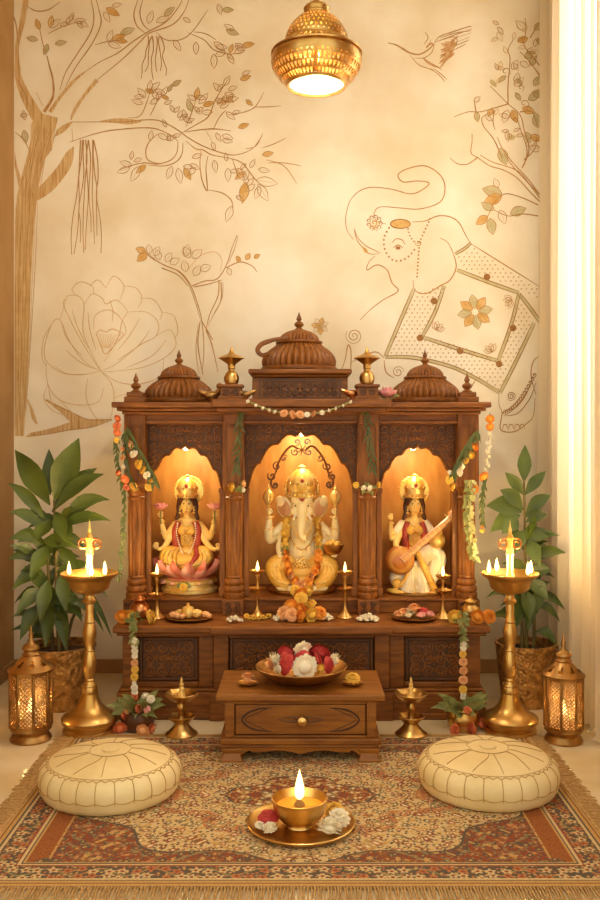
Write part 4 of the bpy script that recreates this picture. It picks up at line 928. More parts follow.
# --- goddess figure on the pink lotus
def woman(t, x, arms, skin='skin', face_dx=0):
    b = M()
    E(b, x, 504.5, 4, (6.6, 7, 8.6)); E(b, x, 509.5, 6.5, (4.6, 4.6, 4.8)); E(b, x, 507, 11, (1.05, 1.5, 2.2)); T(b, [(x, 502, 10.3), (x, 508, 11.6)], [.6, 1.1], k=3)
    for s in (-1, 1): E(b, x+s*6.7, 506, 3.5, (1., 1.6, 2.4))
    T(b, [(x, 511, 3), (x, 521, 1.5)], [3.4, 3.8]); E(b, x, 528, 2, (9.5, 6.2, 8)); E(b, x, 541, 2.5, (7, 5.4, 9)); E(b, x, 551, 3, (12, 8, 6))
    T(b, [(x-11, 523, .5), (x, 520.5, 1), (x+11, 523, .5)], [3.6, 4.4, 3.6])
    for s in (-1, 1): E(b, x+s*4.3, 530, 6.2, (4.2, 3.6, 4.2))
    for pts, rad in arms[0]: T(b, pts, rad, n=12)
    for h in arms[1]: hand(b, *h[:3], **h[3])
    bd = blob('body', b, skin, t, .0025, 4)
    b = M(); E(b, x, 503, -1, (9.3, 6.5, 10.5)); 
    for s in (-1, 1): T(b, [(x+s*7.2, 498, 2), (x+s*8.8, 506, 1), (x+s*8.4, 512, 2), (x+s*10.2, 518, 1.5), (x+s*9.6, 521, 1)], [2.2, 2.5, 2.2, 2.2, 1.2]); T(b, [(x+s*.6, 496.5, 9.5), (x+s*5, 498.5, 9), (x+s*7.6, 505, 5)], [1.8, 2, 1.6])
    blob('hair', b, 'hair', t, .003, 4)
    fr = front(bd); eyes(t, x, 504, 10.4, 2.75, .95, fr); dl_ = fr(x, 511.1, 11)
    b = M(); b.ell(q(x, 511.1, dl_), R(1.7, .7, .55), 12, 8); obj('lips', b, 'lip', t); obj('forehead_mark', M().ell(q(x, 500.6, fr(x, 500.6, 10.9)), R(.7, .4, .8), 10, 8), 'redcloth', t)
    b = M()
    for s in (-1, 1): b.ell(q(x+s*7, 509.5, 4.5), R(1., 1., 1.5), 8, 6); b.ell(q(x+s*7, 512.5, 4.5), R(1.3, 1.2, 1.3), 8, 6)
    obj('earrings', b, 'gold', t)
    necklace(t, 'necklace', [(x-5.5, 519.5, 4), (x-3.5, 523.5, 7.5), (x, 525.5, 9), (x+3.5, 523.5, 7.5), (x+5.5, 519.5, 4)], .75)
    necklace(t, 'necklace', [(x-7.5, 520, 4), (x-4.5, 535, 9.8), (x, 541, 10), (x+4.5, 535, 9.8), (x+7.5, 520, 4)], .8)
    b = M()
    for s in (-1, 1): E(b, x+s*4.4, 530, 6.6, (4.6, 3.8, 4.6))
    E(b, x, 528.5, 2.6, (9.6, 6.4, 6.2)); E(b, x, 541, 2.9, (7.6, 5.9, 9.4)); blob('blouse', b, 'yelcloth', t, .0028, 3)
    b = M()
    for k in range(5): T(b, [(x-6.5+k*.3, 533+k*3.2, 6), (x, 536.5+k*3, 10.6-.15*k), (x+6.5-k*.3, 533+k*3.2, 6)], .55, n=6)
    for k in range(8): b.ell(q(x-.0+2.6*math.cos(k*PI/4), 532+2.2*math.sin(k*PI/4), 10.4), R(.8, .7, .8), 7, 5)
    obj('bodice_beads', b, 'gold', t)
    return bd
L = thing('goddess_statue', 'seated goddess statue in red and gold on an open pink lotus seat', 'statue', Vector((q(188, 0).x, SY, .508)))
pc = Vector((q(190, 0).x, SY, 0))
obj('pedestal', M().lathe([(.14, .508), (.145, .512), (.145, .526), (.128, .532), (.126, .552), (.138, .558), (.138, .572), (.12, .576)], pc, 48), 'gold', L)
c = Vector((q(188.5, 0).x, SY, ZZ(579, SY)))
b = M(); lotus_petals(b, c, .142, .11, 13, 1.06, wd=.25); obj('lotus_petals', b, 'lotus', L, recalc=False, sharp=70)
b = M(); lotus_petals(b, c+Vector((0, 0, .0)), .128, .09, 11, 1.14, wd=.27); Mz = Matrix.Rotation(.18, 3, 'Z'); b.v = [tuple(Mz @ (Vector(p)-c)+c) for p in b.v]; obj('lotus_petals', b, 'lotusl', L, recalc=False, sharp=70)
b = M(); lotus_petals(b, c+Vector((0, 0, .02)), .12, -.032, 12, 1.0, wd=.3); obj('lotus_petals', b, 'lotusl', L, recalc=False, sharp=70)
obj('lotus_heart', M().lathe([(.05, ZZ(581, SY)), (.11, ZZ(572, SY)), (.125, ZZ(561, SY)), (.10, ZZ(559, SY)), (0, ZZ(559, SY))], (c.x, SY, 0), 32), 'lotus', L)
x = 187.5
arms = ([([(x-11, 523, 0), (x-17, 531, 2), (x-20, 537.5, 5), (x-23.5, 528, 7), (x-25, 518.5, 8)], [3.7, 3.5, 3.3, 2.7, 1.9]), ([(x+11, 523, 0), (x+18, 531, 2), (x+22.5, 537, 5), (x+26, 528, 7), (x+28, 518.5, 8)], [3.7, 3.5, 3.3, 2.7, 1.9]),
         ([(x-10.5, 526, 1), (x-17, 538, 6), (x-22, 546, 11), (x-27, 547.5, 15)], [3.4, 3.2, 2.7, 1.9]), ([(x+10.5, 526, 1), (x+17, 538, 6), (x+24, 546, 11), (x+30, 548, 15)], [3.4, 3.2, 2.7, 1.9])],
        [(x-25, 515, 9, dict(side=1, curl=.7)), (x+28, 515, 9, dict(side=-1, curl=.7)), (x-28.5, 545, 16.5, dict(side=1, curl=.15)), (x+32, 546, 16.5, dict(side=-1, curl=.15))])
woman(L, x, arms)
b = M()
for s in (-1, 1): T(b, [(x+s*5, 553, 5), (x+s*16, 553, 9), (x+s*20, 556, 12), (x+s*12, 562, 18), (x-s*2, 563, 20)], [8, 8.6, 7, 5.5, 4], n=14)
E(b, x, 557, 10, (13, 11, 6))
sk = blob('skirt', b, 'yelcloth', L, .003, 4); fd = front(sk)
b = M()
for s in (-1, 1):
    for k in range(5): onto(b, fd, [(x+s*(6+k*4.2), 547+.5*k), (x+s*(9+k*4.2), 554+.4*k), (x+s*(7+k*3.6), 562)], .55)
onto(b, fd, [(x-20, 560), (x-8, 562.5), (x, 561), (x+8, 562.5), (x+20, 560)], .7)
obj('cloth_folds', b, 'brass', sk)
fr_ = front(sk); b = M(); pts = [(x-8.5, 522), (x-9.5, 532), (x-7, 543), (x-4, 550), (x, 554), (x+4, 550), (x+7, 543), (x+9.5, 532), (x+8.5, 522)]
for p in catmull([(u, v_, 0) for u, v_ in pts], 5): b.ell(q(p.x, p.y, max(8.6, min(fr_(p.x, p.y, 9), 14))+.8), .85*SS, 7, 5)
obj('pearl_garland', b, 'whitecloth', L)
b = M()
for s in (-1, 1): T(b, [(x+s*8, 521, 4.5), (x+s*11, 530, 5.5), (x+s*10.5, 540, 6), (x+s*9.5, 549, 8)], [3.2, 4, 4.2, 3.4], n=12); T(b, [(x+s*9, 520.5, -1), (x+s*13, 531, -1.5), (x+s*13, 546, -1)], [3, 5, 5])
T(b, [(x+9.5, 546, 11), (x+11, 553, 17), (x+6, 562, 22), (x+3, 566, 22)], [2.6, 3, 2.6, 1.8])
blob('red_shawl', b, 'redcloth', L, .003, 3)
crown(L, x+.3, 498, 3.2, 9.6, 24); halo(L, x+1, 491, -4, 15.5)
for xx in (x-25, x+28):
    c = q(xx, 509, 11.5); b = M(); lotus_petals(b, c, 4.5*SS, 7*SS, 7, .75, wd=.6); lotus_petals(b, c, 5.5*SS, 5.5*SS, 8, 1.05, wd=.55); lt = obj('held_lotus', b, 'pink', L, recalc=False, sharp=70)
    obj('lotus_stem', M().tube([c+Vector((0, 0, .002)), q(xx, 518, 12), q(xx, 523, 12)], .7*SS, n=6), 'leafg', lt)
for (xx, y, d, r) in ((-24.5, 521, 8, 2.7), (-22, 532, 6.6, 3.5), (27.5, 521, 8, 2.7), (25, 532, 6.6, 3.5), (-14.5, 529, 1.5, 4.2), (15, 529, 1.5, 4.2), (-25, 547, 13.5, 2.6), (28, 547.5, 13.5, 2.6)):
    bb = M()
    for k in range(12): a = 2*PI*k/12; bb.ell(q(x+xx+r*math.cos(a), y+.8*math.sin(a), d+r*math.sin(a)), .7*SS, 6, 5)
    obj('bracelet', bb, 'gold', L)
b = M()
for k in range(9):
    a = PI*k/8; p = q(187.5, 582, 29); b.leaf(p, p+Vector((math.cos(a)*8, -1.5, math.sin(a)*6))*SS, 4*SS)
lp = thing('posy', 'yellow blossom with green leaves resting against the pink lotus seat', 'posy', q(187.5, 583, 29)); obj('leaves', b, 'leafg', lp, recalc=False); flower('marigold', 'yellow', q(187.5, 582.5, 31), 4.2*SS, lp, face())

# --- musician goddess with the veena
V = thing('goddess_statue', 'seated goddess statue in white skirt playing a long-necked veena', 'statue', Vector((q(414, 0).x, SY, .508)))
obj('plinth', M().lathe([(.175, .508), (.178, .511), (.178, .517), (.17, .52)], (q(414, 0).x, SY-.0, 0), 48), 'brassd', V)
x = 414
arms = ([([(x-11, 523, 0), (x-18, 531, 2), (x-22.5, 538.5, 5), (x-24, 529, 7), (x-24, 520.5, 8)], [3.7, 3.5, 3.3, 2.7, 1.9]), ([(x+11, 523, 0), (x+17, 532, 3), (x+21, 540, 7), (x+23, 534, 13), (x+24, 529, 16)], [3.7, 3.5, 3.3, 2.7, 1.9]),
         ([(x-10.5, 526, 1), (x-18, 540, 8), (x-19, 546, 16), (x-14, 549, 25)], [3.4, 3.3, 2.8, 2])],
        [(x-24, 517, 9, dict(side=1, curl=.5)), (x+24.5, 526, 18, dict(side=-1, curl=1., ang=-20)), (x-11.5, 550.5, 30, dict(side=-1, curl=.8, ang=80))])
woman(V, x, arms)
b = M(); T(b, [(x-10, 522.5, 0), (x-14, 526.5, 1.5), (x-18.5, 533, 3)], [4.4, 4.6, 4.3], n=12); T(b, [(x+10, 522.5, 0), (x+13.5, 526.5, 1.5), (x+17.5, 533, 3.5)], [4.4, 4.6, 4.3], n=12); blob('sleeves', b, 'whitecloth', V, .0028, 3)
b = M()
for s in (-1, 1): T(b, [(x+s*7, 521.5, 4.5), (x+s*9.3, 530, 5.5), (x+s*9, 541, 6), (x+s*8.5, 549, 7)], [2.6, 3.4, 3.6, 3], n=12)
blob('red_shawl', b, 'redcloth', V, .003, 3)
b = M()
T(b, [(x+5, 558, 5), (x+16, 552, 10), (x+22, 557, 13), (x+18, 570, 18), (x+10, 582, 20)], [9, 9.5, 8.5, 7, 5], n=14)
T(b, [(x-5, 560, 6), (x-14, 571, 11), (x-18, 578, 14), (x-6, 584, 20), (x+6, 586, 21)], [9, 9, 7.5, 5.5, 4], n=14)
E(b, x, 572, 12, (16, 11, 13)); E(b, x, 584, 16, (17, 11, 5)); T(b, [(x-4, 560, 18), (x-6, 575, 23), (x-9, 588, 24)], [4, 6, 7]); T(b, [(x+4, 566, 19), (x+5, 578, 23), (x+7, 588, 23)], [4, 6, 6.5])
sk = blob('skirt', b, 'whitecloth', V, .003, 4)
b = M(); T(b, [(x+1, 550, 13), (x+6, 562, 23), (x+12, 575, 26), (x+18, 588, 24)], [2.6, 3.4, 3.6, 3.4], n=10); T(b, [(x-6, 556, 20), (x-9, 570, 25), (x-16, 582, 24)], [1.2, 2, 2.4])
T(b, [(x-27, 589, 12), (x-22, 588, 22), (x-12, 590, 27), (x-2, 589.5, 28)], [2.5, 3.6, 3, 2]); E(b, x-19, 580, 21, (5.5, 4.5, 4.8))
blob('gold_sash', b, 'yelcloth', V, .003, 3)
b = M()
fd = front(sk)
for k in range(9): onto(b, fd, [(x-3+k*1.3-4, 563), (x-8+k*2.3, 576), (x-12+k*3.1, 588)], .55)
for k in range(5): onto(b, fd, [(x+9+k*2.6, 551.5+k*.4), (x+13+k*2.3, 560+k), (x+10+k*2, 574-k)], .5)
obj('cloth_folds', b, 'ivory', sk)
crown(V, x+.3, 498, 3.2, 9.8, 25); halo(V, x+.6, 491, -4, 15.5)
b = M(); E(b, 397, 557, 24, (14.5, 10, 14.2), n=28, m=18)
vn = obj('veena_gourd', b, 'veena', V)
b = M(); n_ = (q(397, 557, 36)-q(397, 557, 24)); v = []
rot = Matrix.Rotation(math.radians(90), 3, 'X')
b.ell(q(397.5, 556.5, 30), R(12.3, 12.3, 3.2), 32, 10, rot=rot @ Matrix.Identity(3)); obj('soundboard', b, 'woodl', vn)
b = M(); T(b, [(398, 556, 33.8), (420, 538.5, 27), (449, 515, 20)], [3.6, 3.5, 3.2], n=8, flat=.55); T(b, [(446, 517.5, 20.2), (450, 513.5, 19.6), (454, 510, 18.6), (456, 508, 18.2)], [3.2, 5.2, 5, 2.5], n=14, flat=.7)
nk = obj('veena_neck', b, 'peachwood', V)
b = M(); dv = Vector((51, -41, 0)).normalized()
for k in range(9):
    s = .14+.085*k; X_, Y_, D_ = 398+51*s, 556-41*s, 33.8-14*s+1.9; T(b, [(X_-2.2*.62, Y_-2.2*.78, D_), (X_+2.2*.62, Y_+2.2*.78, D_)], .4, k=1, n=5)
for o in (-1.1, -.3, .5, 1.2): T(b, [(398+o*.6, 556+o*.8, 36.6), (452+o*.6, 512.5+o*.8, 22)], .14, k=1, n=4)
for k in range(3):
    X_, Y_ = 446+k*3.2, 517.5-k*2.6; T(b, [(X_-4.4, Y_-4.6, 20), (X_+4.4, Y_+4.6, 20)], [.9, .5, .9], k=2, n=6)
obj('frets', b, 'gold', nk)
obj('small_gourd', M().ell(q(435, 539, 14), R(8, 8, 8.4), 24, 16), 'gold', V)
for (xx, y, d, r) in ((-24, 522.5, 7.8, 2.7), (-23.5, 533, 6.2, 3.5), (23, 533, 14, 2.8), (-15.5, 548.5, 22, 2.9)):
    bb = M()
    for k in range(12): a = 2*PI*k/12; bb.ell(q(x+xx+r*math.cos(a), y+.8*math.sin(a), d+r*math.sin(a)), .7*SS, 6, 5)
    obj('bracelet', bb, 'gold', V)
b = M(); E(b, x+12, 588.5, 26, (5, 3, 2)); 
for k in range(5): E(b, x+16.5, 588.8+.15*k, 28-k*1.3, (1.5-.12*k, .8, 1.))
obj('foot', b, 'skin', V)
# ---------------------------------------------------------------- lamps and flames
def flame(parent, p, h, wdt=None, watt=.5, light=True):
    wdt = wdt or h*.17
    pr = [(.35, 0), (.8, .1), (1, .25), (.85, .45), (.5, .7), (.18, .9), (0, 1.)]
    o = obj('flame', M().lathe([(r*wdt, z*h) for r, z in pr], p, 12), 'flamec', parent)
    if light: lamp('flame_light', p+Vector((0, 0, h*.5)), watt, rad=max(.012, wdt), parent=parent)
    return o
def counter_lamp(px, yf, yu, yl, yb, D, label, group='small oil lamps on the shrine counter'):
    c = Vector((XX(px, D), D, .434)); t = thing('oil_lamp', label, 'oil lamp', c, group); zu, zl = ZZ(yu, D), ZZ(yl, D)
    obj('base', M().lathe([(.042, .434), (.044, .438), (.036, .446), (.018, .46), (.009, .475), (.007, .49)], c*1-Vector((0, 0, c.z)), 24), 'brass', t)
    obj('stem', M().lathe([(.007, .485), (.006, zl-.02), (.012, zl-.01), (.008, zl), (.006, zu-.03), (.011, zu-.02), (.008, zu-.005)], (c.x, D, 0), 14), 'brass', t)
    obj('lower_dish', M().lathe([(.006, zl-.012), (.03, zl-.004), (.04, zl+.004), (.041, zl+.006), (.03, zl), (.008, zl-.003)], (c.x, D, 0), 24), 'brass', t)
    obj('upper_dish', M().lathe([(.006, zu-.014), (.028, zu-.004), (.037, zu+.005), (.038, zu+.008), (.028, zu+.001), (0, zu-.002)], (c.x, D, 0), 24), 'brass', t)
    flame(t, Vector((c.x, D, zu+.004)), .052, .0085, .9)
counter_lamp(157, 564, 575, 595, 620, 4.33, 'small brass two-tiered oil lamp in front of the pink-lotus niche, beside the copper pot')
counter_lamp(257.5, 564, 572, 589, 618, 4.34, 'small brass two-tiered oil lamp with yellow petals strewn at its foot')
counter_lamp(345, 564, 573, 589, 616, 4.34, 'small brass two-tiered oil lamp between the middle marigold heap and the white jasmine heap')
counter_lamp(443, 568, 577, 591, 617, 4.33, 'small brass two-tiered oil lamp in front of the veena niche, beside the flower plate')

def stand_lamp(px, D, label):
    c = Vector((XX(px, D), D, 0)); t = thing('standing_oil_lamp', label, 'oil lamp', c, 'low brass lamps on the floor'); s = D/F
    z = lambda py: ZZ(py, D)
    obj('base', M().lathe([(16*s, 0), (16.5*s, .006), (16*s, .018), (12*s, .03), (8*s, .05), (4.2*s, .078), (3*s, .1), (3.6*s, .108), (2.4*s, .114)], c, 36), 'brass', t)
    rad = lambda R, z0, dp: [(.008, z0-dp), (R*.55, z0-dp*.8), (R*.92, z0-.004), (R*1.0, z0+.004), (R*.97, z0+.006), (R*.85, z0-.004), (R*.5, z0-dp*.6), (0, z0-dp*.65)]
    spout = lambda a, i: 1+(.09*max(0, math.cos(5*a+.6))**6 if i in (2, 3, 4) else 0)
    obj('lower_dish', M().lathe(rad(13*s, z(717), .03), c, 60, mod=spout), 'brass', t)
    obj('stem', M().lathe([(2.2*s, .1), (2.8*s, z(722)), (2*s, z(716)), (4*s, z(710)), (4.4*s, z(706)), (3*s, z(703)), (3.8*s, z(700)), (2.5*s, z(697))], c, 20), 'brass', t)
    obj('upper_dish', M().lathe(rad(16.5*s, z(694), .034), c, 60, mod=spout), 'brass', t)
    obj('finial', M().lathe([(3.4*s, z(698)), (3.7*s, z(693)), (2.6*s, z(691)), (3*s, z(688)), (2*s, z(687)), (2.3*s, z(684)), (1.2*s, z(683)), (1.4*s, z(680)), (.3*s, z(677)), (0, z(676.5))], c, 18), 'gold', t)
stand_lamp(181.5, 3.93, 'low two-dish brass oil lamp on the floor beside the white-and-gold left pouf')
stand_lamp(411, 3.93, 'low two-dish brass oil lamp on the floor behind the right pouf')
for o in list(bpy.data.objects):
    if o.name == 'standing_oil_lamp': o['label'] = 'low unlit two-dish brass lamp on the floor between the drawer table and the tree-side pouf'
    if o.name == 'standing_oil_lamp.001': o['label'] = 'low unlit two-dish brass lamp on the floor between the drawer table and the curtain-side pouf'

def tall_lamp(px, D, flames, label):
    c = Vector((XX(px, D), D, 0)); t = thing('tall_oil_lamp', label, 'oil lamp', c, 'tall brass lamps flanking the shrine'); s = D/F; z = lambda py: ZZ(py, D)
    obj('base', M().lathe([(26*s, 0), (26.5*s, .006), (26*s, .022), (23.5*s, .03), (24*s, .04), (27.5*s, .05), (28*s, .066), (26*s, .078), (21*s, .09), (17*s, .1), (12*s, .125), (9*s, .155), (7.4*s, .185), (7*s, .2), (8*s, .207), (7.6*s, .214)], c, 48), 'brass', t)
    pr = [(5.4, 703), (6.6, 701), (6.2, 699), (7.6, 696), (8.4, 691), (7.4, 686), (4.6, 681), (5.2, 679.5), (4.4, 678), (6.4, 670), (7.1, 664), (6.3, 657), (4.4, 651), (5, 650), (4.3, 648), (5.6, 641), (6.9, 634), (6.5, 629), (4.6, 623), (5.2, 621.5), (4.4, 620), (3.9, 612), (4.2, 606), (3.8, 604), (6.2, 602.5), (6.6, 600.5), (4.6, 598), (4.4, 595), (7, 592)]
    obj('stem', M().lathe([(r*s, z(y)) for r, y in pr], c, 32), 'brass', t)
    zr = z(573)
    ds = obj('dish', M().lathe([(6*s, z(593)), (14*s, z(592)), (19*s, z(588)), (21*s, z(581)), (23*s, z(578.5)), (28*s, z(575)), (28.6*s, zr), (28*s, zr+.003), (23*s, z(576)), (18*s, z(580)), (0, z(581))], c, 48), 'brass', t)
    fn = M().lathe([(4.2*s, z(581)), (4*s, z(574)), (3.2*s, z(572)), (3.2*s, z(556)), (4.2*s, z(554)), (3.4*s, z(552)), (4*s, z(549)), (2.6*s, z(546)), (3*s, z(541)), (4*s, z(538)), (2.6*s, z(535)), (1.4*s, z(533)), (1.8*s, z(530)), (.8*s, z(526)), (.3*s, z(521)), (0, z(519))], c, 20)
    obj('finial', fn, 'gold', t)
    b = M()
    for sx in (-1, 1):
        cx, cz = c.x+sx*6.5*s, z(544); pts = []
        for u in np.linspace(0, 1, 22):
            a = -PI*.6+u*4.2*PI*.72; r = (6.4-4.6*u)*s; pts.append((cx+sx*r*math.sin(a), D, cz+r*math.cos(a)))
        b.tube([(c.x, D, z(553))]+pts, [.8*s, 1.1*s, .8*s], n=8, k=2)
    obj('scroll_crest', b, 'copper', t)
    for (fx, fy) in flames:
        dx = (fx-px)*s; dy = -math.sqrt(max(0, (21*s)**2-dx*dx))*(1 if fy else -1)*.8
        p = Vector((c.x+dx, D+dy, z(575)))
        b = M().tube([p-Vector((0, 0, .008)), p+Vector((0, 0, .012))], .003, n=6, k=1); obj('wick', b, 'wick', t)
        flame(t, p+Vector((0, 0, .008)), .06, .0095, 9.0)
    b = M(); rr = random.Random(int(px))
    for k in range(9):
        a = rr.uniform(PI, 2*PI); b.ell(c+Vector((math.cos(a)*16*s, math.sin(a)*15*s, z(577.5))), rr.uniform(1.3, 2.2)*s, 8, 6)
    obj('offerings', b, 'peach', t)
tall_lamp(89.5, 3.99, [(71, 1), (95, 1), (107, 1), (84, 0)], 'tall brass oil lamp burning beside the potted plant at the tree-mural corner')
tall_lamp(510, 3.99, [(489, 1), (500, 0), (525, 1), (531, 0)], 'tall brass oil lamp burning in front of the plant near the curtain')

# ---------------------------------------------------------------- pierced lanterns
def lantern(px, D, ks, label, m):
    c = Vector((XX(px, D), D, 0)); t = thing('lantern', label, 'lantern', c, 'pierced metal floor lanterns'); s = D/F*ks
    zb, zt = .058, .058+55*s
    obj('base', M().lathe([(20*s, 0), (20.5*s, .008), (19*s, .02), (17*s, .03), (18*s, .04), (20.5*s, .05), (20.5*s, .06)], c, 40), m, t)
    N = 8; rr = 20*s
    b = M()
    for k in range(N):
        a = 2*PI*(k+.5)/N; p = c+Vector((rr*math.cos(a), rr*math.sin(a), 0)); b.tube([p+Vector((0, 0, zb)), p+Vector((0, 0, zt))], 1.5*s, n=6, k=1)
    for z in (zb+.006, zt-.004): b.lathe([(rr*.94, z-.007), (rr*1.03, z-.007), (rr*1.03, z+.007), (rr*.94, z+.007), (rr*.94, z-.007)], c, N, a0=PI/N, cap=False)
    obj('frame', b, m, t)
    for k in range(N):
        a0, a1 = 2*PI*(k-.5)/N, 2*PI*(k+.5)/N
        p0 = c+Vector((rr*.97*math.cos(a0), rr*.97*math.sin(a0), zb+.012)); p1 = c+Vector((rr*.97*math.cos(a1), rr*.97*math.sin(a1), zb+.012)); H = zt-zb-.022; W = (p1-p0).length; e = (p1-p0).normalized(); nn = e.cross(Vector((0, 0, 1)))
        b = M(); pitch = 4.*s
        def bar(u0, z0, u1, z1):
            A, B_ = p0+e*u0+Vector((0, 0, z0)), p0+e*u1+Vector((0, 0, z1)); d = (B_-A).normalized(); sd = d.cross(nn)*.40*s; th = nn*.3*s
            v = [A-sd-th, A+sd-th, A+sd+th, A-sd+th, B_-sd-th, B_+sd-th, B_+sd+th, B_-sd+th]
            b.add(v, [(0, 1, 2, 3), (7, 6, 5, 4), (0, 4, 5, 1), (1, 5, 6, 2), (2, 6, 7, 3), (3, 7, 4, 0)])
        o = -H
        while o < W:
            a_, e_ = max(0, o), min(W, o+H)
            if e_ > a_: bar(a_, a_-o, e_, e_-o); bar(a_, H-(a_-o), e_, H-(e_-o))
            o += pitch
        obj('pierced_panel', b, m, t, sharp=20)
    hol = lambda j, i: i == 4 and j % 5 in (1, 2) or i == 5 and j % 5 == 2
    pr = [(rr*.98, zt), (22.5*s, zt+1*s), (22.8*s, zt+2.5*s), (21*s, zt+4*s), (18*s, zt+6.5*s), (15*s, zt+9*s), (12*s, zt+12*s), (9*s, zt+15*s), (8*s, zt+16*s)]
    obj('roof', M().lathe(pr, c, 40, hole=hol, cap=False), m, t)
    zc = zt+16*s
    obj('finial', M().lathe([(8*s, zc), (9*s, zc+1*s), (7.4*s, zc+2*s), (6.6*s, zc+4*s), (9*s, zc+6.5*s), (8.6*s, zc+8*s), (5*s, zc+10.5*s), (2.6*s, zc+13*s), (2*s, zc+17*s), (2.4*s, zc+20*s), (1.4*s, zc+23*s), (.9*s, zc+28*s), (0, zc+29*s)], c, 24), m, t)
    obj('glow_liner', M().lathe([(rr*.86, zb+.008), (rr*.86, zt-.006)], c, 32, cap=False), 'liner', t)  # translucent liner added to catch the candlelight so the pierced holes glow
    cd = obj('candle', M().lathe([(5.5*s, .06), (5.5*s, .06+14*s), (4.8*s, .061+14*s), (0, .061+13.5*s)], c, 20), 'white', t)
    flame(cd, c+Vector((0, 0, .06+14*s)), 16*s, 3.4*s, 6.)
lantern(31, 3.9, 1., 'pierced brass lantern glowing on the floor in front of the pot at the tree-mural corner', 'brassd')
lantern(563.5, 3.88, .93, 'pierced brass lantern glowing on the floor against the curtain', 'brassd')

# ---------------------------------------------------------------- pendant lamp
D = 3.6; s = D/F; c = Vector((XX(316.5, D), D, 0)); z = lambda py: ZZ(py, D)
t = thing('pendant_lamp', 'domed pierced brass pendant lamp glowing above the shrine', 'lamp', (c.x, D, z(86)))
pr = [(28.5, 86), (31, 84), (35, 80.5), (39, 76.5), (42, 72), (44.5, 67), (45.5, 62), (45, 57.5), (43, 54), (40, 51), (36.5, 48.5), (33.5, 46), (32, 43)]
hp = lambda j, i: i in (2, 3, 4) and (j+i) % 3 == 0
LP = [(r*s, z(y)) for r, y in pr]
def dens(pr, k=2):
    o = []
    for a, b_ in zip(pr, pr[1:]): o += [(a[0]+(b_[0]-a[0])*u/k, a[1]+(b_[1]-a[1])*u/k) for u in range(k)]
    return o+[pr[-1]]
dl = dens(LP, 3); nb = 336
def hole_low(j, i):
    if not 3 <= i <= 15: return False
    u = (i-3) % 4; a = (j+(3 if ((i-3)//4) % 2 else 0)) % 6
    return (u == 0 and a in (2, 3)) or (u in (1, 2) and a in (1, 2, 3, 4))
def hole_mid(j, i): return 24 <= i <= 32 and i % 4 == 0 and j % 8 in (1, 2, 3)
obj('shade_bowl', M().lathe(dl, c, nb, hole=lambda j, i: hole_low(j, i) or hole_mid(j, i), cap=False), 'brass', t)
pr2 = [(32, 43), (31.5, 39), (30, 34), (27.5, 29), (24, 24), (20, 20), (16, 17), (13.5, 15.5)]
d2 = dens([(r*s, z(y)) for r, y in pr2], 4)
obj('shade_dome', M().lathe(d2, c, 240, hole=lambda j, i: 1 < i < 25 and ((i % 4 in (1, 2)) and ((j+(3 if (i//4) % 2 else 0)) % 6 in (1, 2))), cap=False), 'brass', t)
obj('rim', M().lathe([(27.5*s, z(86.8)), (29.5*s, z(87)), (30*s, z(85.5)), (28.5*s, z(84.6)), (27.5*s, z(86.8))], c, 72, cap=False).lathe([(43.5*s, z(54.5)), (45.6*s, z(55)), (45.6*s, z(53.5)), (43*s, z(53)), (43.5*s, z(54.5))], c, 72, cap=False), 'brass', t)
obj('cap', M().lathe([(13.5*s, z(15.6)), (13.8*s, z(14)), (12.5*s, z(12.5)), (13*s, z(9)), (11*s, z(6)), (6*s, z(3)), (3.5*s, z(1)), (3.5*s, z(-6)), (2*s, z(-8)), (.005, z(-9))], c, 40), 'brass', t)
obj('cord', M().tube([c+Vector((0, 0, z(-8))), c+Vector((0, 0, ZC))], .006, n=8, k=1), 'black', t)
bl = obj('bulb', M().ell((c.x, D, z(86)), (4.6*s, 4.6*s, 5.6*s), 20, 12), 'bulb', t)
obj('diffuser', M().lathe([(27*s, z(84.5)), (24*s, z(81)), (16*s, z(78)), (6*s, z(76.5)), (0, z(76.3))], c, 48), 'opal', t)
obj('bulb_holder', M().lathe([(3.6*s, z(81)), (4*s, z(74)), (3*s, z(60)), (1*s, z(20))], c, 16), 'brassd', t)
lamp('bulb_light', (c.x, D, z(92.5)), 32, (1, .92, .78), .03, t); lamp('shade_fill_light', (c.x+.03, D, z(55)), 3, (1, .75, .4), .02, t)  # second light added inside the shade to brighten its piercings, no bulb there
# niche spotlights
for px, py, lab in ((186, 447, 'small dark puck spotlight under the arch of the pink-lotus niche'), (302, 433, 'small puck spotlight at the apex of the tall middle arch'), (413, 447, 'small dark puck spotlight under the arch of the veena niche')):
    Dn = 4.555; p = P(px, py, Dn); t = thing('niche_spotlight', lab, 'spotlight', p, 'spotlights under the shrine arches')
    rt = Matrix.Rotation(math.radians(20), 3, 'X')
    obj('housing', M().lathe([(.017, .006), (.024, .0), (.024, .018), (.019, .03), (.008, .034)], p, 20), 'black', t)
    obj('arm', M().tube([p+Vector((0, .0, .03)), p+Vector((0, .01, .05)), Vector((p.x, 4.56, 1.376))], .005, n=6), 'black', t)
    b = M()
    for s_ in (-1, 1): b.ell(p+Vector((s_*.03, .0, .02)), (.012, .006, .016), 10, 8)
    obj('wing_nut', b, 'black', t)
    obj('bulb', M().ell(p+Vector((0, -.002, -.004)), (.016, .016, .014), 14, 10), 'bulb', t)
    l_ = lamp('spot_light', p+Vector((0, .06, -.035)), 7. if px == 302 else 5.2, (1, .76, .40), .015, t)
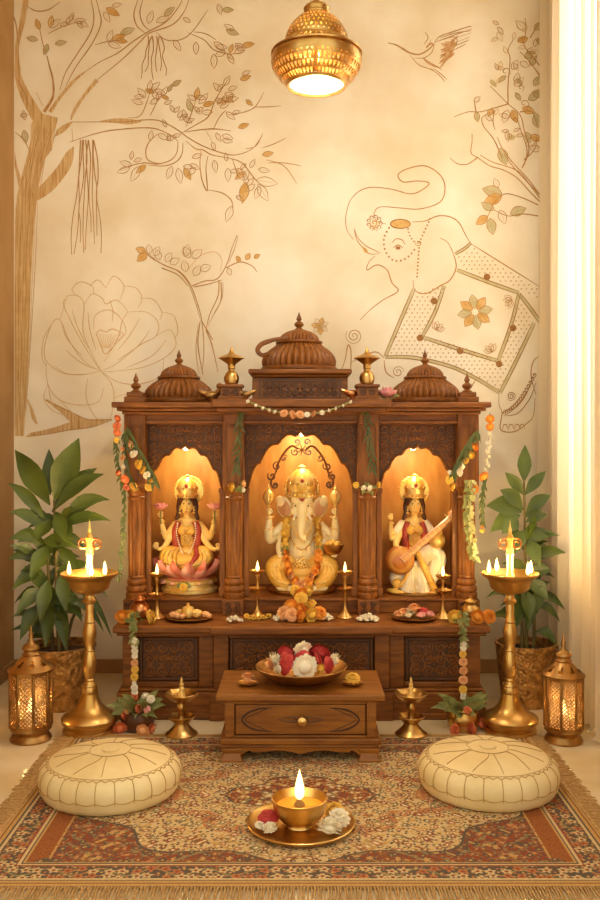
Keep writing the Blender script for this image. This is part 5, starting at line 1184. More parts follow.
# ---------------------------------------------------------------- offerings on the counter
ZK = .434
def pot(px, D, r, label, m):
    c = Vector((XX(px, D), D, ZK)); t = thing('water_pot', label, 'pot', c, 'water pots on the counter ends'); 
    pr = [(.5, 0), (.62, .04), (.92, .4), (1., .75), (.92, 1.1), (.66, 1.4), (.5, 1.52), (.52, 1.62), (.72, 1.75), (.7, 1.8), (.48, 1.66), (0, 1.6)]
    obj('body', M().lathe([(a*r, h*r) for a, h in pr], c, 36), m, t)
    obj('lid', M().lathe([(.6*r, 1.76*r), (.5*r, 1.9*r), (.2*r, 2.02*r), (.14*r, 2.12*r), (.2*r, 2.22*r), (0, 2.32*r)], c, 24), m, t); return c
pot(139.5, 4.33, .051, 'rosy copper water pot on the counter end nearer the tree mural', 'copper')
pot(470.5, 4.335, .045, 'shiny brass water pot on the counter end nearer the curtain', 'brass')
def bloom(kind, px, D, z, r, label, cat='flower', name=None, tilt=None, group=None):
    o = flower(name or FLN[kind], kind, (XX(px, D), D, z), r, None, tilt or up()); tag(o, label, cat, group); return o
zc = ZK+.026
for px, k, lab in ((122, 'marigold', 'outermost orange marigold on the counter end below the rosy copper pot'), (130, 'yellow', 'yellow marigold beside the hanging strand, below the rosy copper pot, on its outer side'), (150, 'yellow', 'yellow marigold between the rosy copper pot and the little lamp'),
                   (455, 'yellow', 'yellow-orange marigold on the counter between the little lamp and the brass pot strand'), (478, 'marigold', 'orange marigold right beside the hanging strand under the brass pot'), (489, 'marigold', 'outermost orange marigold on the counter end near the curtain')):
    bloom(k, px, 4.2, zc+.006, .033, lab, tilt=face())
def strand(px, fl, D, lab, loc, seed):
    t = thing('hanging_garland', lab, 'garland', loc); s = D/F
    b = M(); r = random.Random(seed)
    Q = [P(px, y, D) for y in range(612, 645, 3)]
    for i in range(40):
        p = r.choice(Q)+Vector((r.uniform(-.008, .008), 0, 0)); d = Vector((r.uniform(-.8, .8), -.55, r.uniform(-1, .1))).normalized(); b.leaf(p, p+d*.032, .016)
    top = Vector((XX(px, 4.2), 4.2, ZK+.012))
    for i in range(7): a = r.uniform(0, 6.28); p = top+Vector((r.uniform(-.03, .03), r.uniform(-.05, .03), 0)); b.leaf(p, p+Vector((math.cos(a)*.035, math.sin(a)*.02-.01, .015)), .018)
    obj('leaves', b, 'leafg', t, recalc=False)
    obj('cord', M().tube([top, Vector((top.x, D+.01, ZK+.004)), P(px, 630, D), P(px, fl[-1][0], D)], .002, n=5), 'stem', t)
    for y, rr, k in fl: flower(FLN[k], k, P(px+rf.uniform(-.4, .4), y, D-.004), rr*s*1.06, t, (math.radians(88)+rf.uniform(-.2, .2), rf.uniform(-.2, .2), rf.uniform(-.3, .3)))
    return t
strand(134.5, [(641, 3.2, 'pale'), (646, 3, 'pale'), (651, 3.2, 'pale'), (656, 2.8, 'pale'), (663, 3.4, 'peach'), (669.5, 3.6, 'yellow'), (677, 3.7, 'yellow'), (683, 2, 'pale'), (687.5, 3.4, 'pale'), (692, 3., 'pale'), (697, 3.6, 'coral')], 4.1, 'flower strand hanging over the counter edge below the rosy copper pot', P(134.5, 640, 4.1), 4)
strand(463, [(644, 3, 'pale'), (648, 3, 'pale'), (654, 3.4, 'yellow'), (662, 4, 'peach'), (670.5, 4, 'peach'), (680, 4.2, 'peach'), (689.5, 3.8, 'yellow'), (694, 2.8, 'pale'), (697.5, 2.6, 'pale')], 4.1, 'flower strand hanging over the counter edge below the brass pot', P(463, 640, 4.1), 5)
# marigold heap in front of the middle statue
heap = [(301, 4.29, 3, 'yellow', 'topmost yellow marigold of the pyramid heap below the elephant-headed statue'), (291, 4.28, 2, 'marigold', 'upper-tier orange marigold of the middle heap, on the side of the petal-footed lamp'), (311, 4.28, 2, 'yellow', 'upper-tier yellow marigold of the middle heap, on the side of the jasmine'),
        (301, 4.255, 1.6, 'marigold', 'orange marigold facing out from the middle of the pyramid heap'), (284, 4.26, 1, 'peach', 'peach marigold at the lower corner of the heap by the small jasmine bunch'), (292, 4.235, .85, 'peach', 'peach marigold low in the front row of the heap, next to its corner'),
        (302, 4.225, .8, 'marigold', 'orange marigold at the middle of the front row of the heap'), (312, 4.235, .85, 'yellow', 'yellow-orange marigold low in the front row of the heap'), (320, 4.26, 1, 'marigold', 'orange marigold at the far lower corner of the heap beside white jasmine'),
        (296, 4.3, 1.2, 'marigold', 'orange marigold half hidden inside the heap, lamp side'), (308, 4.3, 1.2, 'marigold', 'orange marigold half hidden inside the heap, jasmine side')]
for px, D, lv, k, lab in heap: bloom(k, px, D, ZK+.008+.029*lv, .033, lab, tilt=face())
for px, y, k, d, lab in ((295, 587, 'yellow', 4.375, 'yellow-orange marigold at the statue feet, on the lamp side'), (308, 587, 'yellow', 4.375, 'yellow-orange marigold at the statue feet, on the jasmine side'), (301, 590, 'marigold', 4.33, 'orange marigold linking the statue garland to the pyramid heap')):
    bloom(k, px, d, ZZ(y+4, d), .03, lab, tilt=face())
def bunch(px, D, w_, n, lab, k='cream', r0=.013, z0=ZK, cat='jasmine'):
    t = thing('jasmine_bunch', lab, cat, (XX(px, D), D, z0)); r = random.Random(int(px*7))
    for i in range(n):
        a = i*2.4; q_ = math.sqrt((i+.3)/n); flower('blossom', k, (XX(px, D)+w_*q_*math.cos(a), D+w_*.55*q_*math.sin(a), z0+.008+.022*(1-q_)), r0*r.uniform(.85, 1.15), t, up())
bunch(279, 4.26, .03, 9, 'small white jasmine bunch on the lamp side of the marigold heap')
bunch(326, 4.27, .034, 11, 'white jasmine bunch touching the far side of the marigold heap')
bunch(368, 4.25, .05, 20, 'broad white jasmine heap alone on the counter below the inner column')
bunch(234, 4.22, .038, 9, 'flat scatter of white petals on the counter below the inner column', r0=.011)
t = thing('petal_ring', 'yellow petals strewn round the foot of the middle lamp', 'petals', (XX(257.5, 4.29), 4.29, ZK))
for i in range(8):
    a = PI+PI*i/7; flower('blossom', 'yellow', (XX(257.5, 4.34)+.052*math.cos(a), 4.34+.052*math.sin(a), ZK+.008), .014, t, up())
def plate(px, D, r, label, z0=ZK, m='brassd'):
    c = Vector((XX(px, D), D, z0)); o = obj('plate', M().lathe([(.55*r, 0), (.6*r, .002), (.85*r, .006), (1.*r, .013), (1.01*r, .016), (.97*r, .016), (.82*r, .010), (.55*r, .006), (0, .005)], c, 48), m, None, loc=c); tag(o, label, 'plate'); return c
cp = plate(189.5, 4.30, .112, 'round copper plate of sweets on the counter below the pink lotus statue')
for dx, dy, r, lab in ((-.075, -.01, .018, 'peach sweet ball at the lamp-side edge of the sweets plate'), (-.05, .03, .02, 'golden sweet ball at the back of the sweets plate, lamp side'), (-.03, -.03, .014, 'small peach sweet at the front of the sweets plate'), (.035, -.005, .024, 'large golden sweet ball beside the gold box on the sweets plate'), (.075, .0, .018, 'peach sweet ball at the inner edge of the sweets plate'), (.092, -.012, .013, 'smallest peach sweet at the inner rim of the sweets plate'), (-.055, -.022, .015, 'tiny peach sweet low at the front lamp-side of the sweets plate')):
    p = cp+Vector((dx, dy, .009+r*.82)); b = M().ell(p, (r, r, r*.85), 16, 10)
    for k in range(8): a = k*PI/4; b.ell(p+Vector((r*.8*math.cos(a), r*.8*math.sin(a), r*.25)), r*.35, 8, 6)
    o = obj('sweet', b, 'peach' if r < .021 and dx != -.05 else 'gold', None, loc=p); tag(o, lab, 'sweet')
p = cp+Vector((-.008, .01, .008)); t = thing('lidded_pot', 'small round gold lidded pot in the middle of the sweets plate', 'pot', p)  # gold lidded sweet box, nothing burns in it
obj('body', M().lathe([(.02, 0), (.03, .012), (.034, .026), (.03, .036)], p, 24), 'gold', t); obj('lid', M().lathe([(.031, .036), (.026, .046), (.01, .052), (.006, .058), (.009, .064), (0, .07)], p, 20), 'gold', t)
cp = plate(414, 4.30, .106, 'round copper plate heaped with blossoms below the veena statue')
for dx, dy, r, k, lab in ((-.075, -.01, .021, 'peach', 'peach blossom at the middle-niche edge of the blossom plate'), (-.045, .015, .026, 'peach', 'peach blossom second along the blossom plate'), (-.03, -.035, .022, 'pale', 'cream blossom at the front of the blossom plate'), (0, .0, .03, 'peach', 'tallest peach blossom in the middle of the blossom plate'),
                          (.03, -.035, .021, 'pink', 'pink blossom low at the front of the blossom plate'), (.045, .01, .027, 'rose', 'red blossom on the blossom plate'), (.075, -.012, .022, 'pink', 'pink blossom at the lamp edge of the blossom plate'), (-.012, .05, .024, 'pale', 'cream blossom at the back of the blossom plate')):
    o = flower(FLN[k], k, cp+Vector((dx, dy, .012+r*.62+(.02 if dx == 0 else 0))), r, None, up()); tag(o, lab, 'flower')

# posies in pots at the foot of the strands
def foot_pot(px, D, label, fl, leaves, potm, r):
    c = Vector((XX(px, D), D, 0)); t = thing('flower_pot', label, 'flower pot', c)
    obj('pot', M().lathe([(.7*r, 0), (.9*r, .02), (1.*r, .045), (.95*r, .07), (.8*r, .085), (.9*r, .095), (.86*r, .098), (.74*r, .086), (0, .08)], c, 32), potm, t)
    b = M(); rr = random.Random(int(px))
    for i in range(leaves):
        a = rr.uniform(0, 2*PI); e = rr.uniform(-.15, .9); p = c+Vector((math.cos(a)*.035, math.sin(a)*.03, .085)); L = rr.uniform(.07, .115)
        d = Vector((math.cos(a)*math.cos(e), math.sin(a)*math.cos(e)*.8, math.sin(e))); b.leaf(p, p+d*L, .034, bend=.12)
    obj('leaves', b, 'leafg', t, recalc=False)
    for dx, dy, z_, r_, k in fl: flower(FLN[k], k, c+Vector((dx, dy, z_)), r_, t, face())
foot_pot(138, 4.03, 'leafy dark pot of coral blossoms on the floor under the strand by the tree side', [(-.055, -.05, .075, .02, 'coral'), (-.03, -.06, .105, .02, 'peach'), (.01, -.06, .11, .02, 'coral'), (.05, -.05, .10, .018, 'pink'), (.06, -.02, .14, .018, 'pale'), (.035, -.02, .155, .016, 'pale')], 46, 'woodd', .075)
foot_pot(463, 4.03, 'brass pot with green leaves on the floor under the strand by the curtain side', [(.01, -.05, .1, .018, 'coral')], 34, 'brass', .072)
for px, D, z_, r, k, lab in ((120, 3.96, .026, .03, 'coral', 'coral flower on the floor beside the leafy dark pot, outer side'), (142.5, 3.93, .024, .03, 'peach', 'peach flower on the floor in front of the leafy dark pot'), (152, 3.96, .024, .026, 'coral', 'coral flower on the floor beside the leafy dark pot, inner side'),
                             (454, 3.95, .024, .026, 'coral', 'coral flower on the floor in front of the brass leaf pot'), (473, 3.95, .026, .032, 'coral', 'large coral flower on the floor beside the brass leaf pot'), (482, 4.02, .03, .036, 'coral', 'coral flower on the floor between the brass leaf pot and the tall lamp foot')):
    bloom(k, px, D, z_, r, lab, tilt=face())

# ---------------------------------------------------------------- low table with a drawer
tx = XX(300.5, 3.6); t = thing('low_table', 'low carved wooden table with one drawer in front of the shrine', 'table', (tx, 3.77, 0))
TZ = .281
obj('table_top', M().box(tx-.333, tx+.333, 3.575, 3.965, .257, TZ).box(tx-.318, tx+.318, 3.59, 3.95, .247, .257), 'table', t, bevel=.006)
obj('case', M().box(tx-.30, tx+.30, 3.625, 3.93, .105, .247), 'table', t)
b = M().box(tx-.30, tx-.262, 3.602, 3.626, .105, .247).box(tx+.262, tx+.30, 3.602, 3.626, .105, .247).box(tx-.262, tx+.262, 3.602, 3.626, .105, .114).box(tx-.262, tx+.262, 3.602, 3.626, .238, .247)
obj('front_frame', b, 'table', t, bevel=.003)
dr = obj('drawer', M().box(tx-.257, tx+.257, 3.606, 3.63, .117, .235), 'table', t, bevel=.003)
b = M()
for s in (-1, 1):
    for o in (0, .012):
        pts = [(tx+s*(.115+o*1.5), 3.6055, .222-o*.2), (tx+s*.16, 3.6055, .219-o), (tx+s*(.205-o), 3.6055, .205-o), (tx+s*(.232-o), 3.6055, .176), (tx+s*(.205-o), 3.6055, .147+o), (tx+s*.16, 3.6055, .133+o), (tx+s*(.115+o*1.5), 3.6055, .130+o*.2)]
        b.tube(pts, [.0015, .004, .0035, .004, .0015] if o == 0 else .0015, n=6, k=6)
obj('drawer_carving', b, 'groove', dr)
ov = M(); ov.tube([(tx-.09, 3.6055, .176), (tx-.04, 3.6055, .186), (tx, 3.6055, .176), (tx+.04, 3.6055, .166), (tx+.09, 3.6055, .176)], [.001, .003, .005, .003, .001], n=6); ov.tube([(tx-.09, 3.6055, .176), (tx-.04, 3.6055, .166), (tx, 3.6055, .176), (tx+.04, 3.6055, .186), (tx+.09, 3.6055, .176)], [.001, .003, .005, .003, .001], n=6)
obj('leaf_carving', ov, 'woodd', dr)
kb = M(); rt = Matrix.Rotation(PI/2, 3, 'X'); k0 = M().lathe([(.008, 0), (.007, .012), (.016, .02), (.02, .028), (.017, .036), (0, .041)], (0, 0, 0), 24); kb.add([rt @ Vector(p)+Vector((tx+.006, 3.606, .178)) for p in k0.v], k0.f); obj('knob', kb, 'brass', dr)
b = M().box(tx-.318, tx+.318, 3.588, 3.94, .08, .105).box(tx-.31, tx+.31, 3.595, 3.935, .066, .08)
obj('base_moulding', b, 'table', t, bevel=.006)
n = 80; v = []; f = []
for j in range(n+1):
    u = -1+2*j/n; a = abs(u); x = tx+.25*u
    dz = .012+.012*math.exp(-((a-.95)/.08)**2)*1.5+.010*(0.5+.5*math.cos(a*9))*(a < .8)*.8+.006*math.exp(-(u/.09)**2)
    v += [(x, 3.6, .068), (x, 3.6, .068-dz), (x, 3.62, .068), (x, 3.62, .068-dz)]
for j in range(n): a, c = 4*j, 4*j+4; f += [(a, a+1, c+1, c), (a+2, c+2, c+3, a+3), (a+1, a+3, c+3, c+1)]
obj('apron', M().add(v, f), 'table', t)
for sx in (-1, 1):
    for y0 in (3.592, 3.87):
        x0 = tx+sx*.272
        b = M(); ov_ = [(.040, .066), (.041, .055), (.034, .045), (.038, .03), (.045, .018), (.042, .006), (.038, 0)]; v = []; f = []
        for w_, z_ in ov_: v += [(x0-w_, y0+.034-w_*.85, z_), (x0+w_, y0+.034-w_*.85, z_), (x0+w_, y0+.034+w_*.85, z_), (x0-w_, y0+.034+w_*.85, z_)]
        for i in range(len(ov_)-1):
            for j in range(4): f.append((4*i+j, 4*i+(j+1) % 4, 4*i+4+(j+1) % 4, 4*i+4+j))
        f += [(0, 1, 2, 3), (24, 27, 26, 25)]; obj('leg', b.add(v, f), 'table', t, bevel=.003)
# flower bowl on the table
c = Vector((XX(301.5, 3.78), 3.78, TZ))
o = obj('bowl', M().lathe([(.09, 0), (.092, .004), (.12, .014), (.16, .034), (.186, .058), (.191, .066), (.187, .068), (.178, .06), (.15, .036), (.11, .018), (0, .012)], c, 64), 'brassd', None, loc=c); tag(o, 'wide brass bowl heaped with flowers on the low table', 'bowl')
for px, py, dd, r, k, lab in ((303, 652, .0, .047, 'mum', 'large white chrysanthemum topping the heap in the brass bowl'), (305, 666, -.10, .05, 'mum', 'large white chrysanthemum facing out at the front of the brass bowl'), (286, 655, -.02, .04, 'rose', 'red rose high in the bowl, beside the top chrysanthemum on the tree side'), (288, 664, -.07, .042, 'rose', 'red rose low in the bowl, just beside the front chrysanthemum on the tree side'),
                              (319, 654, -.02, .044, 'rose', 'red rose high in the bowl, beside the top chrysanthemum on the curtain side'), (316, 660, -.06, .036, 'rose', 'red rose between the two big chrysanthemums, curtain side'), (327, 664, -.04, .034, 'rose', 'outermost red rose low in the bowl on the curtain side'), (274, 660, .0, .04, 'mum', 'cream chrysanthemum at the tree-side rim of the bowl'), (268, 664, -.05, .028, 'peach', 'pale yellow blossom lying against the tree-side wall of the bowl'),
                              (334, 660, .02, .036, 'mum', 'cream chrysanthemum at the curtain-side rim of the bowl'), (320, 668, -.09, .024, 'yellow', 'small yellow blossom beside the front chrysanthemum'), (303, 660, -.04, .04, 'rose', 'red rose wedged between the two big chrysanthemums'), (279, 668, -.08, .025, 'pale', 'small cream blossom low at the front of the bowl on the tree side'), (300, 655, .06, .04, 'rose', 'red rose behind the top chrysanthemum')):
    bloom(k, px, 3.78+dd, ZZ(py, 3.78+dd)-.004, r, lab, tilt=face())
for px, D, k, kk, lab, fl in ((248, 3.72, 'peach', 'sweet', 'little brass dish on the table corner nearer the tree mural', 'peach blossom in the little dish nearer the tree mural'), (352.5, 3.72, 'yellow', 'sweet', 'little brass dish on the table nearer the curtain', 'yellow blossom in the little dish nearer the curtain')):
    c = Vector((XX(px, D), D, TZ)); o = obj('small_dish', M().lathe([(.02, 0), (.024, .003), (.038, .008), (.043, .014), (.04, .014), (.025, .007), (0, .006)], c, 32), 'brass', None, loc=c); tag(o, lab, 'dish')
    bloom(k, px, D, TZ+.026, .031, fl)

# ---------------------------------------------------------------- tray with the big lamp on the rug
RZ = .012
c = Vector((XX(301, 3.0), 3.0, RZ)); r = .178
o = obj('brass_tray', M().lathe([(.8*r, 0), (.9*r, .003), (.98*r, .012), (1.01*r, .02), (.985*r, .022), (.93*r, .012), (.8*r, .008), (.4*r, .0075), (0, .0075)], c, 72), 'brass', None, loc=c); tag(o, 'round brass tray lying on the rug in the foreground', 'tray')
c2 = Vector((XX(299.5, 2.99), 2.99, RZ+.008)); t = thing('oil_bowl_lamp', 'brass bowl of oil with one big flame on the round tray', 'oil lamp', c2)
obj('bowl', M().lathe([(.045, 0), (.05, .004), (.046, .01), (.062, .022), (.08, .045), (.089, .07), (.092, .088), (.0925, .092), (.088, .093), (.084, .08), (.07, .05), (.03, .03), (0, .028)], c2, 64), 'brass', t)
obj('oil', M().lathe([(0, .066), (.079, .066)], c2, 48, cap=False), 'oil', t, recalc=False)
obj('wick', M().lathe([(.022, .05), (.018, .07), (.009, .085), (.005, .1), (0, .102)], c2, 16), 'wick', t)
flame(t, c2+Vector((0, 0, .086)), .1, .017, 2.2)
for px, D, k, r, zz, lab in ((268.5, 2.985, 'rose', .034, .03, 'dark red rose on the tray beside the oil bowl'), (270, 2.925, 'mum', .024, .022, 'small white flower in front of the red rose on the tray'), (260, 2.95, 'pale', .017, .018, 'tiny cream bud at the outer edge of the tray by the rose'),
                             (329, 2.92, 'mum', .04, .028, 'white daisy-like flower at the front of the tray'), (339, 2.985, 'mum', .036, .03, 'cream flower at the curtain-side rim of the tray'), (334, 3.06, 'yellow', .03, .028, 'yellow marigold behind the white flowers on the tray')):
    bloom(k, px, D, RZ+.01+zz*.75, r, lab)
for px, D, lab in ((110.5, 3.305, 'round cream leather pouf on the rug at the tree-mural side'), (488, 3.335, 'round cream leather pouf on the rug at the curtain side')):
    c = Vector((XX(px, D), D, RZ)); t = thing('pouf', lab, 'pouf', c, 'cream poufs on the rug')
    pr = [(0, 0), (.222, 0), (.236, .006), (.247, .022), (.252, .05), (.255, .07), (.25, .092), (.238, .108), (.224, .116), (.2, .126), (.16, .137), (.11, .146), (.06, .15), (.045, .148), (.02, .148), (0, .148)]
    n = 192; mod = lambda a, i: 1+(.012*abs(math.sin(12*a))**.6-.008 if 2 <= i <= 7 else 0)
    obj('cover', M().lathe([(r_*1., z_) for r_, z_ in pr], c, n, mod=mod, cap=False), 'leather', t, sharp=80)
    b = M()
    def on(r_, z_, a): return c+Vector((r_*math.cos(a), r_*math.sin(a), z_))
    for k in range(24):
        a = k*PI/12; b.tube([on(.2515, .042, a), on(.2545, .07, a), on(.2495, .092, a), on(.237, .1085, a), on(.2275, .1155, a)], .0014, n=5, k=3)
        if k % 2 == 0:
            bend = .16*math.sin(k*1.7)+.1
            b.tube([on(.202, .1262, a+.06), on(.162, .1375, a+.06+bend*.3), on(.112, .1465, a+.06+bend), on(.078, .1505, a+.06+bend*1.2)], .0013, n=5, k=3)
    for j in range(96):
        a0, a1 = 2*PI*j/96, 2*PI*(j+1)/96
        b.tube([on(.2245+.004*(-1)**j, .1165-.002*(-1)**j, a0), on(.2245-.004*(-1)**j, .1165+.002*(-1)**j, a1)], .0016, n=4, k=1)
        b.tube([on(.252+.001*abs(math.sin(12*a0)), .052-.007*abs(math.sin(12*a0)), a0), on(.252+.001*abs(math.sin(12*a1)), .052-.007*abs(math.sin(12*a1)), a1)], .0018, n=4, k=1)
        b.tube([on(.217, .1205, a0), on(.217, .1205, a1)], .001, n=4, k=1); b.tube([on(.074+.002*math.sin(7*a0), .1505, a0), on(.074+.002*math.sin(7*a1), .1505, a1)], .0011, n=4, k=1)
    obj('stitching', b, 'stitch', t)
    obj('button', M().lathe([(.03, .149), (.028, .1525), (.012, .154), (0, .154)], c, 24, mod=lambda a, i: 1+.05*math.cos(10*a)), 'leather', t)
# ---------------------------------------------------------------- rug: woven pattern computed into the pile colour
RX, RY0, RY1 = .975, 2.605, 3.93
def cellnoise(x, y, sz, seed, jit=.75):
    ix, iy = np.floor(x/sz).astype(int), np.floor(y/sz).astype(int); best = np.full(x.shape, 9.); ang = np.zeros(x.shape); cid = np.zeros(x.shape)
    for dx in (-1, 0, 1):
        for dy in (-1, 0, 1):
            cx, cy = ix+dx, iy+dy; h = (cx*374761393+cy*668265263+seed*97) & 0x7fffffff; h = ((h ^ (h >> 13))*1274126177) & 0x7fffffff
            h1 = (h & 1023)/1023.; h2 = ((h >> 10) & 1023)/1023.; h3 = ((h >> 20) & 1023)/1023.
            px, py = (cx+.5+jit*(h1-.5))*sz, (cy+.5+jit*(h2-.5))*sz; d = np.hypot(x-px, y-py)/sz; m = d < best
            best = np.where(m, d, best); ang = np.where(m, np.arctan2(y-py, x-px), ang); cid = np.where(m, h3, cid)
    return best, ang, cid
NX, NY = 820, 540
gx, gy = np.meshgrid(np.linspace(-RX, RX, NX+1), np.linspace(RY0, RY1, NY+1)); cy_ = (RY0+RY1)/2; HY = (RY1-RY0)/2
ax, ay = np.abs(gx), np.abs(gy-cy_); d = np.minimum(RX-ax, HY-ay)
pal = {k: np.array(lin(v)[:3]) for k, v in dict(cream='#dfc390', gold='#d2a666', terra='#a5653a', red='#9c543a', navy='#6a5d50', sage='#9c8c62', pale='#efdcb0', brown='#8a5a34', rose='#c47e54').items()}
col = np.zeros(gx.shape+(3,)); 
def put(m, k): col[m] = pal[k] if isinstance(k, str) else k
wob = .006*np.sin(gx*61+np.sin(gy*37)*2)+.006*np.sin(gy*57+np.sin(gx*41)*2)
# field
f1, a1, i1 = cellnoise(ax+wob, ay+wob, .04, 5); f2, a2, i2 = cellnoise(ax*1.0, ay*1.0, .0185, 9)
u, v_ = ax/.74, ay/.50; th = np.arctan2(v_, u); rr = np.hypot(u, v_); med = rr*(1+.07*np.cos(10*th)); inner = (ax/.30)**1.0+(ay/.21)
put(np.ones(gx.shape, bool), 'terra')
def floral(mask, base, pets, core, leafc, dark):
    put(mask, base)
    vine = np.abs(np.sin(ax*46+2.2*np.sin(ay*33))*np.sin(ay*52+2.*np.sin(ax*27)))
    put(mask & (vine < .10), leafc)
    put(mask & (f2 < .27), dark)
    put(mask & (f2 < .27) & (i2 > .55), leafc)
    pr = .34+.09*np.cos(5*a1+i1*6)
    for k, p in enumerate(pets): put(mask & (f1 < pr) & (i1 >= k/len(pets)) & (i1 <= (k+1)/len(pets)), p)
    put(mask & (f1 < pr) & (f1 > pr-.06), dark); put(mask & (f1 < .13), core)
corner = med > 1.0
floral(~corner, 'cream', ['terra', 'rose', 'sage', 'gold', 'red'], 'pale', 'gold', 'navy')
floral(corner, 'red', ['navy', 'gold', 'navy', 'rose', 'terra'], 'gold', 'sage', 'navy')
put(~corner & (np.abs(med-.62-.05*np.sin(th*6)) < .06) & (f1 > .42) & (f2 > .3), 'rose')
put((np.abs(med-1.0) < .008), 'navy')
im = (inner*(1+.08*np.cos(8*th))) < 1.
floral(im, 'red', ['cream', 'gold', 'navy', 'sage'], 'pale', 'gold', 'navy'); put(np.abs(inner*(1+.08*np.cos(8*th))-1) < .02, 'navy')
# borders
for lo_, hi_, k in ((0, .03, 'gold'), (.014, .019, 'brown'), (.03, .036, 'navy'), (.036, .046, 'cream'), (.12, .126, 'red'), (.126, .134, 'cream'), (.134, .14, 'navy'), (.14, .146, 'gold')): put((d >= lo_) & (d < hi_), k)
sb = (RX-ax >= .146) & (RX-ax < .215) & (HY-ay > .146+.5*(RX-ax-.146)); put(sb, 'terra'); put((RX-ax >= .209) & (RX-ax < .215) & (HY-ay > .17), 'gold'); put(sb & (f2 < .2) & (i2 > .6), 'brown')
bd = (d >= .046) & (d < .12)
f3, a3, i3 = cellnoise(ax, ay, .042, 21, .45); put(bd, 'navy')
put(bd & (np.abs(np.sin(np.where(RX-ax < HY-ay, gy, gx)*40)*.022+.083-d) < .005), 'sage')
put(bd & (f2 < .26), 'gold'); put(bd & (f2 < .26) & (i2 < .4), 'rose')
pr = .33+.1*np.cos(5*a3+i3*5); put(bd & (f3 < pr), 'cream'); put(bd & (f3 < pr) & (i3 > .6), 'rose'); put(bd & (f3 < .15), 'red')
rng = np.random.default_rng(2); col *= (1+.16*(rng.random(gx.shape)-.5))[..., None]; col *= (.94+.1*np.sin(gy*900))[..., None]**.5
m = bpy.data.materials.new('woven_rug'); m.use_nodes = True; nt = m.node_tree; ps = nt.nodes['Principled BSDF']; ps.inputs['Roughness'].default_value = .95; ps.inputs['Specular IOR Level'].default_value = .1
at = nt.nodes.new('ShaderNodeVertexColor'); at.layer_name = 'pile'; nz = nt.nodes.new('ShaderNodeTexNoise'); nz.inputs['Scale'].default_value = 320; bp_ = nt.nodes.new('ShaderNodeBump'); bp_.inputs['Strength'].default_value = .5; bp_.inputs['Distance'].default_value = .004
mxc = nt.nodes.new('ShaderNodeMix'); mxc.data_type = 'RGBA'; mxc.blend_type = 'MULTIPLY'; mxc.inputs['Factor'].default_value = .6
rmp = nt.nodes.new('ShaderNodeValToRGB'); rmp.color_ramp.elements[0].position = .3; rmp.color_ramp.elements[0].color = (.45, .4, .35, 1); rmp.color_ramp.elements[1].position = .62
nt.links.new(nz.outputs['Fac'], bp_.inputs['Height']); nt.links.new(bp_.outputs['Normal'], ps.inputs['Normal']); nt.links.new(nz.outputs['Fac'], rmp.inputs['Fac'])
nt.links.new(at.outputs['Color'], mxc.inputs['A']); nt.links.new(rmp.outputs['Color'], mxc.inputs['B']); nt.links.new(mxc.outputs['Result'], ps.inputs['Base Color'])
MT['rug'] = m
RUG = thing('rug', 'patterned terracotta and cream woven rug with fringed edges on the marble floor', 'rug', (0, cy_, 0))
me = bpy.data.meshes.new('pile'); n1 = NX+1; idx = np.arange(n1*(NY+1)).reshape(NY+1, n1)
quads = np.stack([idx[:-1, :-1], idx[:-1, 1:], idx[1:, 1:], idx[1:, :-1]], -1).reshape(-1, 4)
vv = np.stack([gx, gy-cy_, np.full(gx.shape, RZ)], -1).reshape(-1, 3)
me.from_pydata(vv.tolist(), [], quads.tolist()); ca = me.color_attributes.new('pile', 'FLOAT_COLOR', 'POINT')
ca.data.foreach_set('color', np.concatenate([np.clip(col.reshape(-1, 3), 0, 1), np.ones((len(vv), 1))], 1).astype(np.float32).ravel()); me.materials.append(m)
o = bpy.data.objects.new('pile', me); COL.objects.link(o); o.parent = RUG
obj('backing', M().box(-RX, RX, RY0, RY1, .001, RZ-.001), 'fringe', RUG)
r = random.Random(5); b = M()
for sx in (-1, 1):
    y = RY0
    while y < RY1:
        dx = .075+r.uniform(-.008, .008); b.tube([(sx*RX, y, RZ-.004), (sx*(RX+dx*.5), y+r.uniform(-.003, .003), .009), (sx*(RX+dx), y+r.uniform(-.007, .007), .004)], [.0034, .003, .002], n=5, k=2); y += .0095
for sx in (-1, 1): b.box(sx*RX-.006, sx*RX+.006, RY0, RY1, .002, RZ+.003)
x = -RX
while x < RX:
    b.tube([(x, RY0, RZ-.004), (x+r.uniform(-.003, .003), RY0-.03, .009), (x+r.uniform(-.006, .006), RY0-.09, .004)], [.0034, .003, .002], n=5, k=2); x += .0095
fr = obj('fringe', b, 'fringe', RUG); fr['kind'] = 'stuff'

